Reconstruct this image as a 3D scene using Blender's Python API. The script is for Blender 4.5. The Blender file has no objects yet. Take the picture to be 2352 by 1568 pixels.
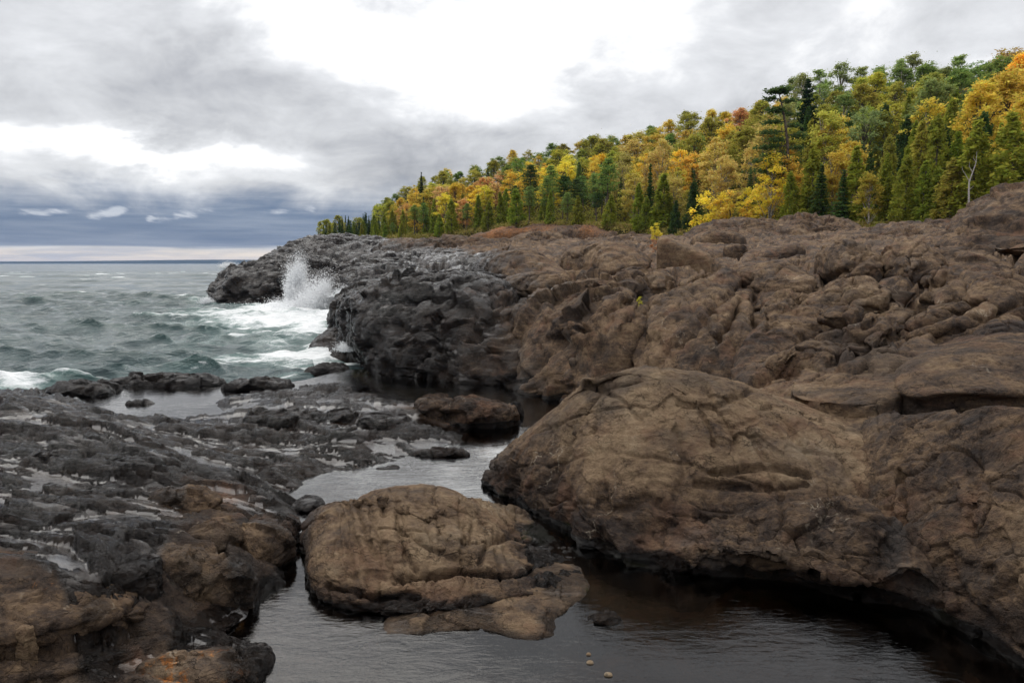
import bpy, math, random
import numpy as np

# ------------------------------------------------------------------ camera, sky, sun, exposure
S = bpy.context.scene
C = S.collection
CAM_Z = 3.6
FPX = 1699.0                       # focal length in units of a 2352 px wide picture (26 mm on 36 mm)
PITCH = math.atan2(179.0, FPX)
cam_d = bpy.data.cameras.new('camera')
cam = bpy.data.objects.new('camera', cam_d)
C.objects.link(cam)
cam_d.sensor_width = 36.0
cam_d.lens = 26.0
cam_d.clip_start = 0.1
cam_d.clip_end = 60000
cam.location = (0, 0, CAM_Z)
cam.rotation_euler = (math.pi / 2 - PITCH, 0, 0)
S.camera = cam
S.view_settings.view_transform = 'Standard'
S.view_settings.look = 'None'
S.view_settings.exposure = 0.97
S.view_settings.gamma = 1.0
S.view_settings.use_curve_mapping = False
S.cycles.max_bounces = 5
S.cycles.diffuse_bounces = 3
S.cycles.glossy_bounces = 3
S.cycles.transparent_max_bounces = 12
S.cycles.caustics_reflective = False
S.cycles.caustics_refractive = False

SUN_EL, SUN_AZ = math.radians(58), math.radians(-35)      # azimuth from +Y towards +X
sun_d = bpy.data.lights.new('sun', 'SUN')
sun_d.energy = 0.8
sun_d.angle = math.radians(70)
sun_d.color = (1.0, 0.95, 0.88)
sun = bpy.data.objects.new('sun', sun_d)
C.objects.link(sun)
sun.rotation_euler = (math.pi / 2 - SUN_EL, 0, math.pi - SUN_AZ)


def ray(px, py):
    dy, r = 784 - py, px - 1176
    c, s = math.cos(PITCH), math.sin(PITCH)
    return np.array([r, FPX * c + dy * s, -FPX * s + dy * c])


def W(px, py, z=None, y=None):
    """A place in the scene seen in direction (px, py) at height z or at distance y."""
    d = ray(px, py)
    t = (z - CAM_Z) / d[2] if y is None else y / d[1]
    return (float(d[0] * t), float(d[1] * t), float(CAM_Z + d[2] * t))


def X(px, y, z=0.0):
    return ((px - 1176) / FPX * y * 1.0, y, z)


# ---- node helpers
class G:
    def __init__(self, tree):
        self.t = tree
        self.n = tree.nodes
        self.l = tree.links

    def node(self, typ, **kw):
        nd = self.n.new(typ)
        for k, v in kw.items():
            setattr(nd, k, v)
        return nd

    def put(self, sock, v):
        if v is None:
            return
        if isinstance(v, bpy.types.NodeSocket):
            self.l.new(v, sock)
        elif isinstance(v, (tuple, list)) and sock.type == 'RGBA' and len(v) == 3:
            sock.default_value = (*v, 1)
        else:
            sock.default_value = v

    def m(self, op, a, b=None, c=None, clamp=False):
        nd = self.node('ShaderNodeMath', operation=op, use_clamp=clamp)
        for i, v in enumerate((a, b, c)):
            self.put(nd.inputs[i], v)
        return nd.outputs[0]

    def v(self, op, a, b=None, scale=None):
        nd = self.node('ShaderNodeVectorMath', operation=op)
        self.put(nd.inputs[0], a)
        self.put(nd.inputs[1], b)
        if scale is not None:
            self.put(nd.inputs['Scale'], scale)
        return nd.outputs[0] if op not in ('LENGTH', 'DOT_PRODUCT', 'DISTANCE') else nd.outputs['Value']

    def noise(self, vec, scale, detail=4, rough=0.55, dist=0.0, lac=2.0):
        nd = self.node('ShaderNodeTexNoise')
        self.put(nd.inputs['Vector'], vec)
        self.put(nd.inputs['Scale'], scale)
        nd.inputs['Detail'].default_value = detail
        nd.inputs['Roughness'].default_value = rough
        nd.inputs['Distortion'].default_value = dist
        nd.inputs['Lacunarity'].default_value = lac
        return nd.outputs['Fac']

    def mix(self, f, a, b, typ='MIX'):
        nd = self.node('ShaderNodeMix', data_type='RGBA', blend_type=typ)
        nd.clamp_factor = True
        self.put(nd.inputs[0], f)
        self.put(nd.inputs[6], a)
        self.put(nd.inputs[7], b)
        return nd.outputs[2]

    def ss(self, x, a, b, lo=0.0, hi=1.0):
        nd = self.node('ShaderNodeMapRange', interpolation_type='SMOOTHSTEP')
        self.put(nd.inputs[0], x)
        self.put(nd.inputs[1], a)
        self.put(nd.inputs[2], b)
        self.put(nd.inputs[3], lo)
        self.put(nd.inputs[4], hi)
        return nd.outputs[0]

    def ramp(self, x, stops):
        nd = self.node('ShaderNodeValToRGB')
        els = nd.color_ramp.elements
        while len(els) < len(stops):
            els.new(0.5)
        for e, (p, c) in zip(els, stops):
            e.position = p
            e.color = (*c, 1)
        self.put(nd.inputs[0], x)
        return nd.outputs[0]

    def sep(self, v):
        nd = self.node('ShaderNodeSeparateXYZ')
        self.put(nd.inputs[0], v)
        return nd.outputs

    def comb(self, x, y, z):
        nd = self.node('ShaderNodeCombineXYZ')
        for i, q in enumerate((x, y, z)):
            self.put(nd.inputs[i], q)
        return nd.outputs[0]


# ---- the overcast sky: a Nishita sky almost wholly covered by layered cloud
world = bpy.data.worlds.new('World')
S.world = world
world.use_nodes = True
g = G(world.node_tree)
g.n.clear()
nish = g.node('ShaderNodeTexSky', sky_type='NISHITA')
nish.sun_disc = False
nish.sun_elevation = SUN_EL
nish.sun_rotation = SUN_AZ
STR = 0.1
tc = g.node('ShaderNodeTexCoord').outputs['Generated']
d = g.v('NORMALIZE', tc)
sx, sy, sz = g.sep(d)
az = g.m('ARCTAN2', sx, sy)
el = g.m('ARCSINE', sz)
zc = g.m('ADD', g.m('MAXIMUM', sz, 0.0), 0.16)
deck = g.comb(g.m('DIVIDE', sx, zc), g.m('DIVIDE', sy, zc), g.m('MULTIPLY', sz, 1.5))
n_big = g.noise(deck, 0.9, 5, 0.55, 0.4)
n_mid = g.noise(g.v('ADD', deck, (7.3, 2.1, 0.0)), 2.3, 8, 0.6, 0.5)
n_fin = g.noise(g.comb(g.m('MULTIPLY', az, 3.4), g.m('MULTIPLY', el, 5.6), 0.0), 2.4, 9, 0.60, 0.35)
n_wrp = g.noise(g.comb(g.m('MULTIPLY', az, 2.0), g.m('MULTIPLY', el, 4.0), 3.0), 2.0, 6, 0.6, 0.3)
n_wr2 = g.noise(g.comb(g.m('MULTIPLY', az, 2.0), g.m('MULTIPLY', el, 4.0), 9.0), 2.0, 6, 0.6, 0.3)
azw = g.m('ADD', az, g.m('MULTIPLY', g.m('SUBTRACT', n_wrp, 0.5), 0.34))
elw = g.m('ADD', el, g.m('MULTIPLY', g.m('SUBTRACT', n_wr2, 0.5), 0.20))


def blob(px, py, rx, ry, amp, rot=0.0, fine=False):
    """One bank of cloud in the direction (px, py), rx by ry across, lighter or darker by amp."""
    dd = ray(px, py)
    a0 = math.atan2(dd[0], dd[1])
    e0 = math.asin(dd[2] / np.linalg.norm(dd))
    A, E = (az, el) if fine else (azw, elw)
    if fine:
        A = g.m('ADD', az, g.m('MULTIPLY', g.m('SUBTRACT', n_fin, 0.5), 0.10))
        E = g.m('ADD', el, g.m('MULTIPLY', g.m('SUBTRACT', n_fin, 0.5), 0.030))
    da = g.m('SUBTRACT', A, a0)
    de = g.m('SUBTRACT', E, e0)
    cr, sr = math.cos(rot), math.sin(rot)
    p = g.m('MULTIPLY', g.m('ADD', g.m('MULTIPLY', da, cr), g.m('MULTIPLY', de, sr)), FPX / rx)
    q = g.m('MULTIPLY', g.m('SUBTRACT', g.m('MULTIPLY', de, cr), g.m('MULTIPLY', da, sr)), FPX / ry)
    r2 = g.m('ADD', g.m('MULTIPLY', p, p), g.m('MULTIPLY', q, q))
    return g.m('MULTIPLY', g.m('EXPONENT', g.m('MULTIPLY', r2, -1.0)), amp)


bright = g.m('ADD', 0.56, g.m('MULTIPLY', g.m('SUBTRACT', n_big, 0.5), 0.25))
bright = g.m('ADD', bright, g.m('MULTIPLY', g.m('SUBTRACT', n_mid, 0.5), 0.38))
bright = g.m('ADD', bright, g.m('MULTIPLY', g.m('SUBTRACT', n_fin, 0.5), 0.75))
for b in SKY_BLOBS if 'SKY_BLOBS' in globals() else [
        (1100, 115, 430, 150, 0.54), (760, 40, 330, 60, 0.22), (1600, 30, 260, 90, 0.16), (1150, 20, 300, 40, -.06),
        (420, 225, 470, 80, -0.15, -0.10), (900, 320, 330, 80, -0.20, -0.25), (60, 120, 260, 70, 0.10),
        (210, 332, 380, 46, 0.42, 0.03), (520, 370, 200, 40, 0.25, -0.12), (690, 255, 90, 30, 0.16),
        (1330, 300, 240, 80, -0.08), (1720, 190, 200, 90, -0.02), (2150, 100, 330, 130, 0.14), (1950, 60, 200, 80, .10),
        (2330, 60, 160, 120, -0.02), (250, 430, 420, 22, 0.14), (820, 430, 260, 55, -0.14, -0.15)]:
    bright = g.m('ADD', bright, blob(*b))
bright = g.m('MINIMUM', bright, 1.6)
cloud = g.ramp(g.m('DIVIDE', bright, 1.6), [
    (0.00, (0.14, 0.148, 0.168)), (0.18, (0.200, 0.206, 0.222)), (0.32, (0.318, 0.322, 0.333)),
    (0.46, (0.43, 0.435, 0.447)), (0.56, (0.58, 0.58, 0.58)), (0.66, (1.05, 1.05, 1.04)), (0.80, (2.0, 2.0, 1.97)), (1.0, (2.6, 2.6, 2.55))])
# slate-blue bank of distant rain cloud above the lake and the clear strip under it
streak = g.noise(g.comb(g.m('MULTIPLY', az, 2.6), g.m('MULTIPLY', el, 34.0), 0.0), 2.0, 7, 0.6, 0.25)
el_b = g.m('ADD', el, g.m('MULTIPLY', g.m('SUBTRACT', streak, 0.5), 0.020))
el_t = g.m('ADD', el_b, g.m('MULTIPLY', g.m('SUBTRACT', n_fin, 0.5), 0.085))
bank = g.m('MULTIPLY', g.ss(el_b, 0.017, 0.024), g.ss(el_t, 0.056, 0.110, 1.0, 0.0))
bank = g.m('MULTIPLY', bank, g.ss(az, -0.22, 0.10, 1.0, 0.35))
bankc = g.mix(g.ss(streak, 0.30, 0.72), (0.066, 0.097, 0.158), (0.138, 0.168, 0.222))
cloud = g.mix(bank, cloud, bankc)
glow = g.m('MULTIPLY', g.ss(el_b, 0.012, 0.021, 1.0, 0.0), 0.9)
glowc = g.mix(g.ss(streak, 0.36, 0.62), (0.29, 0.29, 0.31), (0.56, 0.48, 0.39))
cloud = g.mix(glow, cloud, glowc)
n_rag = g.noise(g.comb(g.m('MULTIPLY', az, 26.0), g.m('MULTIPLY', g.m('ADD', el, g.m('MULTIPLY', az, 0.22)), 95.0), 4.0), 1.0, 6, 0.62, 0.4)
wisps = None
for b in [(118, 485, 62, 8, 1.0, 0.04), (262, 487, 34, 11, 1.25, 0.30), (362, 495, 14, 8, 0.9, 0.3),
          (432, 493, 44, 11, 1.1, 0.22), (640, 486, 70, 10, 0.6, 0.12), (715, 482, 22, 16, 0.5, 0.5)]:
    w = blob(*b, fine=True)
    wisps = w if wisps is None else g.m('ADD', wisps, w)
cloud = g.mix(g.ss(g.m('ADD', wisps, g.m('MULTIPLY', g.m('SUBTRACT', n_rag, 0.5), g.m('MULTIPLY', g.m('MINIMUM', wisps, 0.6), 4.5))), 0.36, 1.25, 0.0, 0.48), cloud, (0.48, 0.495, 0.52))
# overhead, outside the picture: grey band added to darken the pool's reflection, brighter towards the zenith
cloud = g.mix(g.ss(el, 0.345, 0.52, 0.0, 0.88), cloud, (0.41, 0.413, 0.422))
cloud = g.mix(g.ss(el, 0.80, 1.45, 0.0, 0.8), cloud, (1.05, 1.05, 1.07))
cloud = g.mix(g.ss(sz, -0.002, -0.03), cloud, (0.10, 0.11, 0.12))
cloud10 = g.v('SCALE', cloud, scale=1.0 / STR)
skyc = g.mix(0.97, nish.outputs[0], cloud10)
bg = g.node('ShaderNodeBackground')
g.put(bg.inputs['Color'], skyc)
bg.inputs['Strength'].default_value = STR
wo = g.node('ShaderNodeOutputWorld')
g.l.new(bg.outputs[0], wo.inputs['Surface'])

# ------------------------------------------------------------------ noise (numpy)
_r = np.random.RandomState(7)
_perm = np.concatenate([_r.permutation(256)] * 3).astype(np.int32)
_gr = _r.normal(size=(256, 3)).astype(np.float32)
_gr /= np.linalg.norm(_gr, axis=1)[:, None]
_rnd = _r.rand(256, 4).astype(np.float32)


def perlin(P, seed=0):
    P = np.asarray(P, np.float32) + np.float32(seed * 17.31)
    I = np.floor(P).astype(np.int32)
    f = P - I
    u = f * f * f * (f * (f * 6 - 15) + 10)
    I &= 255
    x, y, z = I[:, 0], I[:, 1], I[:, 2]
    out = None

    def gd(i, j, k):
        h = _perm[_perm[_perm[x + i] + y + j] + z + k]
        q = _gr[h]
        return q[:, 0] * (f[:, 0] - i) + q[:, 1] * (f[:, 1] - j) + q[:, 2] * (f[:, 2] - k)
    L = lambda a, b, t: a + (b - a) * t
    x0 = L(L(gd(0, 0, 0), gd(1, 0, 0), u[:, 0]), L(gd(0, 1, 0), gd(1, 1, 0), u[:, 0]), u[:, 1])
    x1 = L(L(gd(0, 0, 1), gd(1, 0, 1), u[:, 0]), L(gd(0, 1, 1), gd(1, 1, 1), u[:, 0]), u[:, 1])
    return L(x0, x1, u[:, 2]) * 1.5


def fbm(P, octv=4, seed=0, gain=0.5):
    s, a, t = 0, 1.0, 0
    for o in range(octv):
        s = s + a * perlin(P * (2.0 ** o), seed + o * 3)
        t += a
        a *= gain
    return s / t


def worley(P, seed=0, flat=False):
    """F1, F2 and the random numbers of the nearest cell."""
    P = np.asarray(P, np.float32) + np.float32(seed * 11.7)
    I = np.floor(P).astype(np.int32)
    f = P - I
    n = len(P)
    F1 = np.full(n, 9.0, np.float32)
    F2 = np.full(n, 9.0, np.float32)
    idx = np.zeros(n, np.int32)
    off = np.zeros((n, 3), np.float32)
    for k in ((0,) if flat else (-1, 0, 1)):
        for j in (-1, 0, 1):
            for i in (-1, 0, 1):
                h = _perm[_perm[_perm[(I[:, 0] + i) & 255] + ((I[:, 1] + j) & 255)] + ((I[:, 2] + k) & 255)]
                c = _rnd[h]
                dx = i + c[:, 0] - f[:, 0]
                dy = j + c[:, 1] - f[:, 1]
                dz = k + c[:, 2] - f[:, 2]
                dd = dx * dx + dy * dy + (0 if flat else dz * dz)
                near = dd < F1
                F2 = np.where(near, F1, np.minimum(F2, dd))
                idx = np.where(near, h, idx)
                F1 = np.where(near, dd, F1)
                off[near] = np.stack([dx, dy, dz], 1)[near]
    return np.sqrt(F1), np.sqrt(F2), _rnd[idx], off


def sstep(x, a, b):
    t = np.clip((x - a) / (b - a), 0, 1)
    return t * t * (3 - 2 * t)


def joints(P, direc, spacing, warp, width, seed):
    """Long parallel cracks: 1 in a crack, 0 away from it."""
    dv = np.array(direc, np.float32)
    dv /= np.linalg.norm(dv)
    c = P @ dv / spacing + fbm(P / (spacing * 2.2), 3, seed) * warp
    k = np.floor(c + 0.5).astype(np.int32)
    off = (_rnd[(k * 37 + seed * 13) & 255][:, 1] - 0.5) * 0.6
    dist = np.abs(c - k - off)
    gate = sstep(perlin(P / (spacing * 1.7) + k[:, None] * 3.1, seed + 5), -0.10, 0.25)
    return np.exp(-(dist * spacing / width) ** 2) * gate


# ------------------------------------------------------------------ objects
def props(o, label=None, cat=None, group=None, kind=None):
    for k, v in (('label', label), ('category', cat), ('group', group), ('kind', kind)):
        if v:
            o[k] = v
    return o


def grid_mesh(name, V, nu, nv, closed_u=False, attrs=None, smooth=True):
    me = bpy.data.meshes.new(name)
    n = len(V)
    i = np.arange(nv - 1)[:, None] * nu
    j = np.arange(nu if closed_u else nu - 1)[None, :]
    j2 = (j + 1) % nu
    F = np.stack([i + j, i + j2, i + nu + j2, i + nu + j], -1).reshape(-1, 4).astype(np.int32)
    me.vertices.add(n)
    me.vertices.foreach_set('co', np.asarray(V, np.float32).ravel())
    me.loops.add(F.size)
    me.loops.foreach_set('vertex_index', F.ravel())
    me.polygons.add(len(F))
    me.polygons.foreach_set('loop_start', np.arange(len(F), dtype=np.int32) * 4)
    me.polygons.foreach_set('use_smooth', np.full(len(F), smooth))
    me.update(calc_edges=True)
    for k, a in (attrs or {}).items():
        at = me.attributes.new(k, 'FLOAT', 'POINT')
        at.data.foreach_set('value', np.asarray(a, np.float32).ravel())
    return me


def poly_mesh(name, V, F, attrs=None, smooth=False, mats=None):
    """V (n,3); F (m,k) faces of equal size."""
    me = bpy.data.meshes.new(name)
    F = np.asarray(F, np.int32)
    me.vertices.add(len(V))
    me.vertices.foreach_set('co', np.asarray(V, np.float32).ravel())
    me.loops.add(F.size)
    me.loops.foreach_set('vertex_index', F.ravel())
    me.polygons.add(len(F))
    me.polygons.foreach_set('loop_start', np.arange(len(F), dtype=np.int32) * F.shape[1])
    me.polygons.foreach_set('use_smooth', np.full(len(F), smooth))
    me.update(calc_edges=True)
    for k, a in (attrs or {}).items():
        at = me.attributes.new(k, 'FLOAT', 'POINT')
        at.data.foreach_set('value', np.asarray(a, np.float32).ravel())
    return me


def link(name, me, mat=None, parent=None):
    o = bpy.data.objects.new(name, me)
    C.objects.link(o)
    if mat and not me.materials:
        me.materials.append(mat)
    if parent:
        o.parent = parent
    return o


def new_mat(name):
    m = bpy.data.materials.new(name)
    m.use_nodes = True
    m.node_tree.nodes.clear()
    gg = G(m.node_tree)
    out = gg.node('ShaderNodeOutputMaterial')
    return m, gg, out


def attr(gg, name):
    return gg.node('ShaderNodeAttribute', attribute_name=name).outputs['Fac']


def rbf(ctrl, pts, val, smooth=0.0):
    """Thin-plate surface through ctrl (n,2) with heights val, read at pts (m,2)."""
    ctrl = np.asarray(ctrl, np.float64)
    n = len(ctrl)
    ker = lambda r2: 0.5 * r2 * np.log(r2 + 1e-9)
    d2 = ((ctrl[:, None] - ctrl[None]) ** 2).sum(-1)
    A = np.zeros((n + 3, n + 3))
    A[:n, :n] = ker(d2) + np.eye(n) * smooth
    A[:n, n] = A[n, :n] = 1
    A[:n, n + 1:] = ctrl
    A[n + 1:, :n] = ctrl.T
    w = np.linalg.solve(A, np.concatenate([val, np.zeros(3)]))
    out = np.zeros(len(pts))
    for a in range(0, len(pts), 60000):
        p = pts[a:a + 60000]
        out[a:a + 60000] = ker(((p[:, None] - ctrl[None]) ** 2).sum(-1)) @ w[:n] + w[n] + p @ w[n + 1:]
    return out

# ------------------------------------------------------------------ rock material
def rock_material(name, warm=1.0):
    m, k, out = new_mat(name)
    pos = k.node('ShaderNodeNewGeometry').outputs['Position']
    wet, tone, moss, rust = attr(k, 'wet'), attr(k, 'tone'), attr(k, 'moss'), attr(k, 'rust')
    fol = k.node('ShaderNodeMapping')
    k.put(fol.inputs[0], pos)
    fol.inputs['Rotation'].default_value = (0.15, -0.25, 0.35)
    fol.inputs['Scale'].default_value = (0.45, 1.9, 3.2)
    fol = fol.outputs[0]
    n_a = k.noise(pos, 0.55, 5, 0.6, 0.4)
    n_b = k.noise(pos, 2.6, 8, 0.68, 0.3)
    n_c = k.noise(pos, 17.0, 7, 0.7)
    n_d = k.noise(pos, 60.0, 4, 0.7)
    n_f = k.noise(fol, 2.2, 8, 0.66, 0.6)
    n_r = k.noise(k.v('ADD', pos, (31.0, 5.0, 2.0)), 1.3, 6, 0.65, 0.5)
    x = k.m('MULTIPLY_ADD', n_a, 0.95, -0.46)
    x = k.m('ADD', x, k.m('MULTIPLY', k.m('SUBTRACT', n_b, 0.5), 1.15))
    x = k.m('ADD', x, k.m('MULTIPLY', k.m('SUBTRACT', n_c, 0.5), 0.75))
    x = k.m('ADD', x, k.m('MULTIPLY', k.m('SUBTRACT', n_f, 0.5), 0.75))
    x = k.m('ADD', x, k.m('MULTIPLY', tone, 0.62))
    col = k.ramp(x, [(0.0, (0.028, 0.021, 0.018)), (0.22, (0.076, 0.053, 0.039)), (0.42, (0.165, 0.110, 0.069)),
                     (0.62, (0.262, 0.182, 0.111)), (0.85, (0.35, 0.258, 0.163)), (1.0, (0.41, 0.325, 0.225))])
    col = k.mix(k.ss(n_r, 0.50, 0.70, 0.0, 0.55), col, (0.20, 0.108, 0.066), 'MIX')
    col = k.mix(k.ss(k.noise(k.v('ADD', pos, (3.0, 55.0, 2.0)), 0.9, 6, 0.65, 0.7), 0.54, 0.68, 0.0, 0.30), col, (0.125, 0.115, 0.106))
    # black crusts of lichen in large patches
    blk = k.ss(k.m('ADD', k.m('MULTIPLY', k.noise(k.v('ADD', pos, (60.0, 8.0, 3.0)), 0.42, 5, 0.62, 0.8), 0.7), k.m('MULTIPLY', k.noise(fol, 0.9, 6, 0.65), 0.4)), 0.55, 0.68, 0.0, 0.62)
    col = k.mix(blk, col, (0.062, 0.050, 0.043))
    # thin pale quartz veins
    vo = k.node('ShaderNodeTexVoronoi', feature='DISTANCE_TO_EDGE')
    wv = k.v('ADD', pos, k.v('SCALE', k.node('ShaderNodeTexNoise').outputs['Color'], scale=0.0))
    nz = k.node('ShaderNodeTexNoise')
    k.put(nz.inputs['Vector'], pos)
    nz.inputs['Scale'].default_value = 2.5
    nz.inputs['Detail'].default_value = 5
    k.put(vo.inputs['Vector'], k.v('ADD', pos, k.v('SCALE', nz.outputs['Color'], scale=0.75)))
    vo.inputs['Scale'].default_value = 0.9
    vein = k.m('MULTIPLY', k.ss(vo.outputs['Distance'], 0.004, 0.016, 1.0, 0.0),
               k.ss(k.noise(k.v('ADD', pos, (9.0, 3.0, 1.0)), 0.85, 4, 0.6), 0.54, 0.64))
    vein = k.m('MULTIPLY', vein, k.ss(n_c, 0.40, 0.60))
    col = k.mix(k.m('MULTIPLY', vein, 0.55), col, (0.50, 0.43, 0.33))
    # hairline cracks with dirt in them
    crk = None
    for sc_, wd_, sd_ in ((1.15, 0.016, 1.0), (3.4, 0.030, 7.0)):
        vc = k.node('ShaderNodeTexVoronoi', feature='DISTANCE_TO_EDGE')
        k.put(vc.inputs['Vector'], k.v('ADD', k.v('ADD', fol, (sd_, sd_ * 2, 0.0)), k.v('SCALE', nz.outputs['Color'], scale=1.5)))
        vc.inputs['Scale'].default_value = sc_
        c1_ = k.m('MULTIPLY', k.ss(vc.outputs['Distance'], wd_ * .25, wd_, 1.0, 0.0), k.ss(k.noise(k.v('ADD', pos, (sd_ * 3, 1.0, 8.0)), sc_ * .8, 4, .6), .46, .60))
        crk = c1_ if crk is None else k.m('MAXIMUM', crk, c1_)
    col = k.mix(k.m('MULTIPLY', crk, 0.55), col, (0.016, 0.012, 0.010))
    # lichen and rust
    li = k.m('MULTIPLY', k.ss(k.noise(pos, 6.0, 6, 0.75), 0.63, 0.70), k.ss(n_a, 0.5, 0.62))
    col = k.mix(k.m('MULTIPLY', li, 0.5), col, (0.34, 0.29, 0.20))
    ru = k.ss(k.m('ADD', k.m('MULTIPLY', rust, 0.62), k.m('MULTIPLY', k.noise(pos, 9.0, 8, 0.78, 0.4), 0.95)), 0.74, 0.86)
    col = k.mix(ru, col, k.mix(k.ss(n_c, 0.45, 0.65), (0.36, 0.13, 0.030), (0.60, 0.26, 0.085)))
    mo = k.ss(k.m('ADD', moss, k.m('MULTIPLY', k.m('SUBTRACT', k.noise(pos, 7.0, 6, 0.7), 0.5), 1.3)), 0.45, 0.75)
    col = k.mix(mo, col, k.mix(n_d, (0.012, 0.018, 0.003), (0.07, 0.075, 0.012)))
    # water film: darker stone with a skin of water
    wm = k.ss(k.m('ADD', k.m('ADD', wet, k.m('MULTIPLY', k.m('SUBTRACT', n_a, 0.5), 0.7)), k.m('MULTIPLY', k.m('SUBTRACT', n_b, 0.5), 0.8)), 0.32, 0.66)
    dark = k.v('MULTIPLY', col, (0.115, 0.103, 0.10))
    col = k.mix(wm, col, dark)
    rough = k.m('MULTIPLY_ADD', k.ss(n_b, .38, .64), 0.17, 0.085)
    rough = k.m('ADD', k.m('MULTIPLY', k.m('SUBTRACT', 1.0, wm), 0.66), rough)
    pud = k.ss(attr(k, 'puddle'), 0.35, 0.65)
    rough = k.m('MULTIPLY', rough, k.m('MULTIPLY_ADD', pud, -0.7, 1.0))
    h = k.m('ADD', k.m('MULTIPLY', n_c, 0.95), k.m('MULTIPLY', n_f, 1.1))
    h = k.m('ADD', h, k.m('MULTIPLY', n_b, 1.2))
    h = k.m('ADD', h, k.m('MULTIPLY', n_d, 0.60))
    h = k.m('SUBTRACT', h, k.m('MULTIPLY', crk, 0.75))
    bp = k.node('ShaderNodeBump')
    py_ = k.sep(pos)[1]
    film = k.m('MULTIPLY', k.ss(k.noise(k.v('ADD', fol, (4.0, 9.0, 1.0)), 1.3, 6, 0.62, 0.8), 0.55, 0.64), wm)
    lod0 = k.ss(py_, 10, 42, 1.0, 0.55)
    lod0 = k.m('ADD', lod0, k.m('MULTIPLY', wm, k.m('SUBTRACT', 1.25, lod0)))
    lod = k.m('MULTIPLY', lod0, k.m('MULTIPLY_ADD', film, -0.62, 1.0))
    k.put(bp.inputs['Strength'], k.m('MULTIPLY', lod, k.m('MULTIPLY', k.m('MULTIPLY_ADD', wm, -0.12, 0.95), k.m('MULTIPLY_ADD', pud, -0.88, 1.0))))
    k.put(bp.inputs['Distance'], k.m('MULTIPLY_ADD', wm, 0.014, 0.05))
    k.put(bp.inputs['Height'], h)
    b = k.node('ShaderNodeBsdfPrincipled')
    k.put(b.inputs['Base Color'], col)
    k.put(b.inputs['Roughness'], rough)
    k.put(b.inputs['Specular IOR Level'], k.m('ADD', k.m('ADD', k.m('MULTIPLY_ADD', wm, 0.17, 0.14), k.m('MULTIPLY', pud, 0.42)), k.m('MULTIPLY', film, 0.28)))
    k.put(b.inputs['Normal'], bp.outputs[0])
    k.l.new(b.outputs[0], out.inputs['Surface'])
    return m


ROCK = rock_material('shore_rock')

# ------------------------------------------------------------------ how wet, how mossy the rock is where it stands
def pol(P):
    P = np.asarray(P)
    y = np.maximum(P[:, 1], 0.8)
    return np.stack([P[:, 0] / y * 1.6, np.log(y)], 1)


WET_PTS = [  # px, py, height, wetness of the ground there
    (0, 920, .6, 1), (300, 900, .3, 1), (600, 880, .4, 1), (200, 1000, .9, .95), (450, 1050, .7, 1), (600, 1100, .5, .75), (60, 1120, .9, 1),
    (250, 1180, .9, 1), (400, 1140, .8, .62), (470, 1160, .7, .25), (250, 1160, .9, .55), (300, 1230, .9, 1), (450, 1200, .7, .5), (540, 1220, .7, .2), (470, 1270, .8, .22),
    (50, 1250, 1, 1), (150, 1300, 1, 1), (300, 1290, 1, .9), (220, 1360, 1, .75), (60, 1360, 1, .35), (100, 1420, .9, .12), (350, 1370, .8, .45), (430, 1340, .7, .3), (560, 1330, .5, .6),
    (600, 1250, .4, .6), (640, 1200, .4, .7), (300, 1500, .5, .5), (450, 1470, .5, .9), (420, 1550, .5, .15), (560, 1520, .4, .6), (20, 1500, .6, .2),
    (750, 950, .6, 1), (900, 900, .5, 1), (850, 1020, .4, 1), (1000, 1000, .5, .9), (1000, 930, .5, .35), (1100, 950, .5, .25), (700, 1150, .4, .8),
    (950, 1200, .8, .02), (1100, 1350, .5, .05), (800, 1300, .6, .05), (1150, 1440, .36, .12), (1380, 1430, .35, .2),
    (1500, 1000, 1.8, .02), (1900, 1100, 1.5, .02), (1600, 1250, .8, .10), (2000, 1300, .6, .10), (2300, 1300, 1., .05), (2300, 1000, 1.6, .05), (1150, 1090, .4, .3)]
WET_FAR = [  # px, distance, wetness
    (780, 24, 1), (900, 23, .95), (1000, 22, .75), (1100, 21.5, .55), (1180, 21, .42), (1260, 20, .35), (1350, 19, .08), (1500, 18, .02), (1700, 17, .05), (2000, 16, .0), (2300, 16, .0),
    (850, 32, 1), (1000, 32, .9), (1100, 30, .8), (1200, 32, .25), (1350, 30, .02), (1600, 30, 0), (2000, 28, .0), (2350, 28, 0), (800, 42, 1), (950, 45, .95), (1100, 46, .7), (1250, 46, .2), (1500, 46, 0),
    (700, 62, 1), (850, 60, 1), (1000, 62, .65), (1120, 65, .2), (1300, 65, .05), (600, 66, 1), (520, 65, .95), (700, 80, .9), (820, 82, .8), (950, 82, .3), (1100, 85, .05), (1400, 85, 0), (1800, 62, 0), (2100, 55, 0), (900, 120, 0), (1500, 120, 0)]
_wp = np.array([W(a, b, z=c) for a, b, c, _ in WET_PTS] + [W(a, 700, y=d) for a, d, _ in WET_FAR])
_wv = np.array([q[3] for q in WET_PTS] + [q[2] for q in WET_FAR])
_wc = pol(_wp)


def wetness(P):
    out = np.zeros(len(P))
    q = pol(P)
    for a in range(0, len(P), 60000):
        d2 = ((q[a:a + 60000, None] - _wc[None]) ** 2).sum(-1)
        w = 1 / (d2 + 2e-4) ** 2
        out[a:a + 60000] = (w @ _wv) / w.sum(1)
    P = np.asarray(P)
    out = out + 0.16 * perlin(P * 1.1, 41) * (out > 0.05)
    near = P[:, 1] < 19
    band = np.where(near, sstep(P[:, 2] + 0.10 * perlin(P * 2.0, 42), 0.48, 0.34), sstep(P[:, 2] + 0.3 * perlin(P * .8, 42), 1.0, 0.35))
    return np.clip(np.maximum(out, 0.8 * band), 0, 1)


POOL_Z = 0.30


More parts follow.
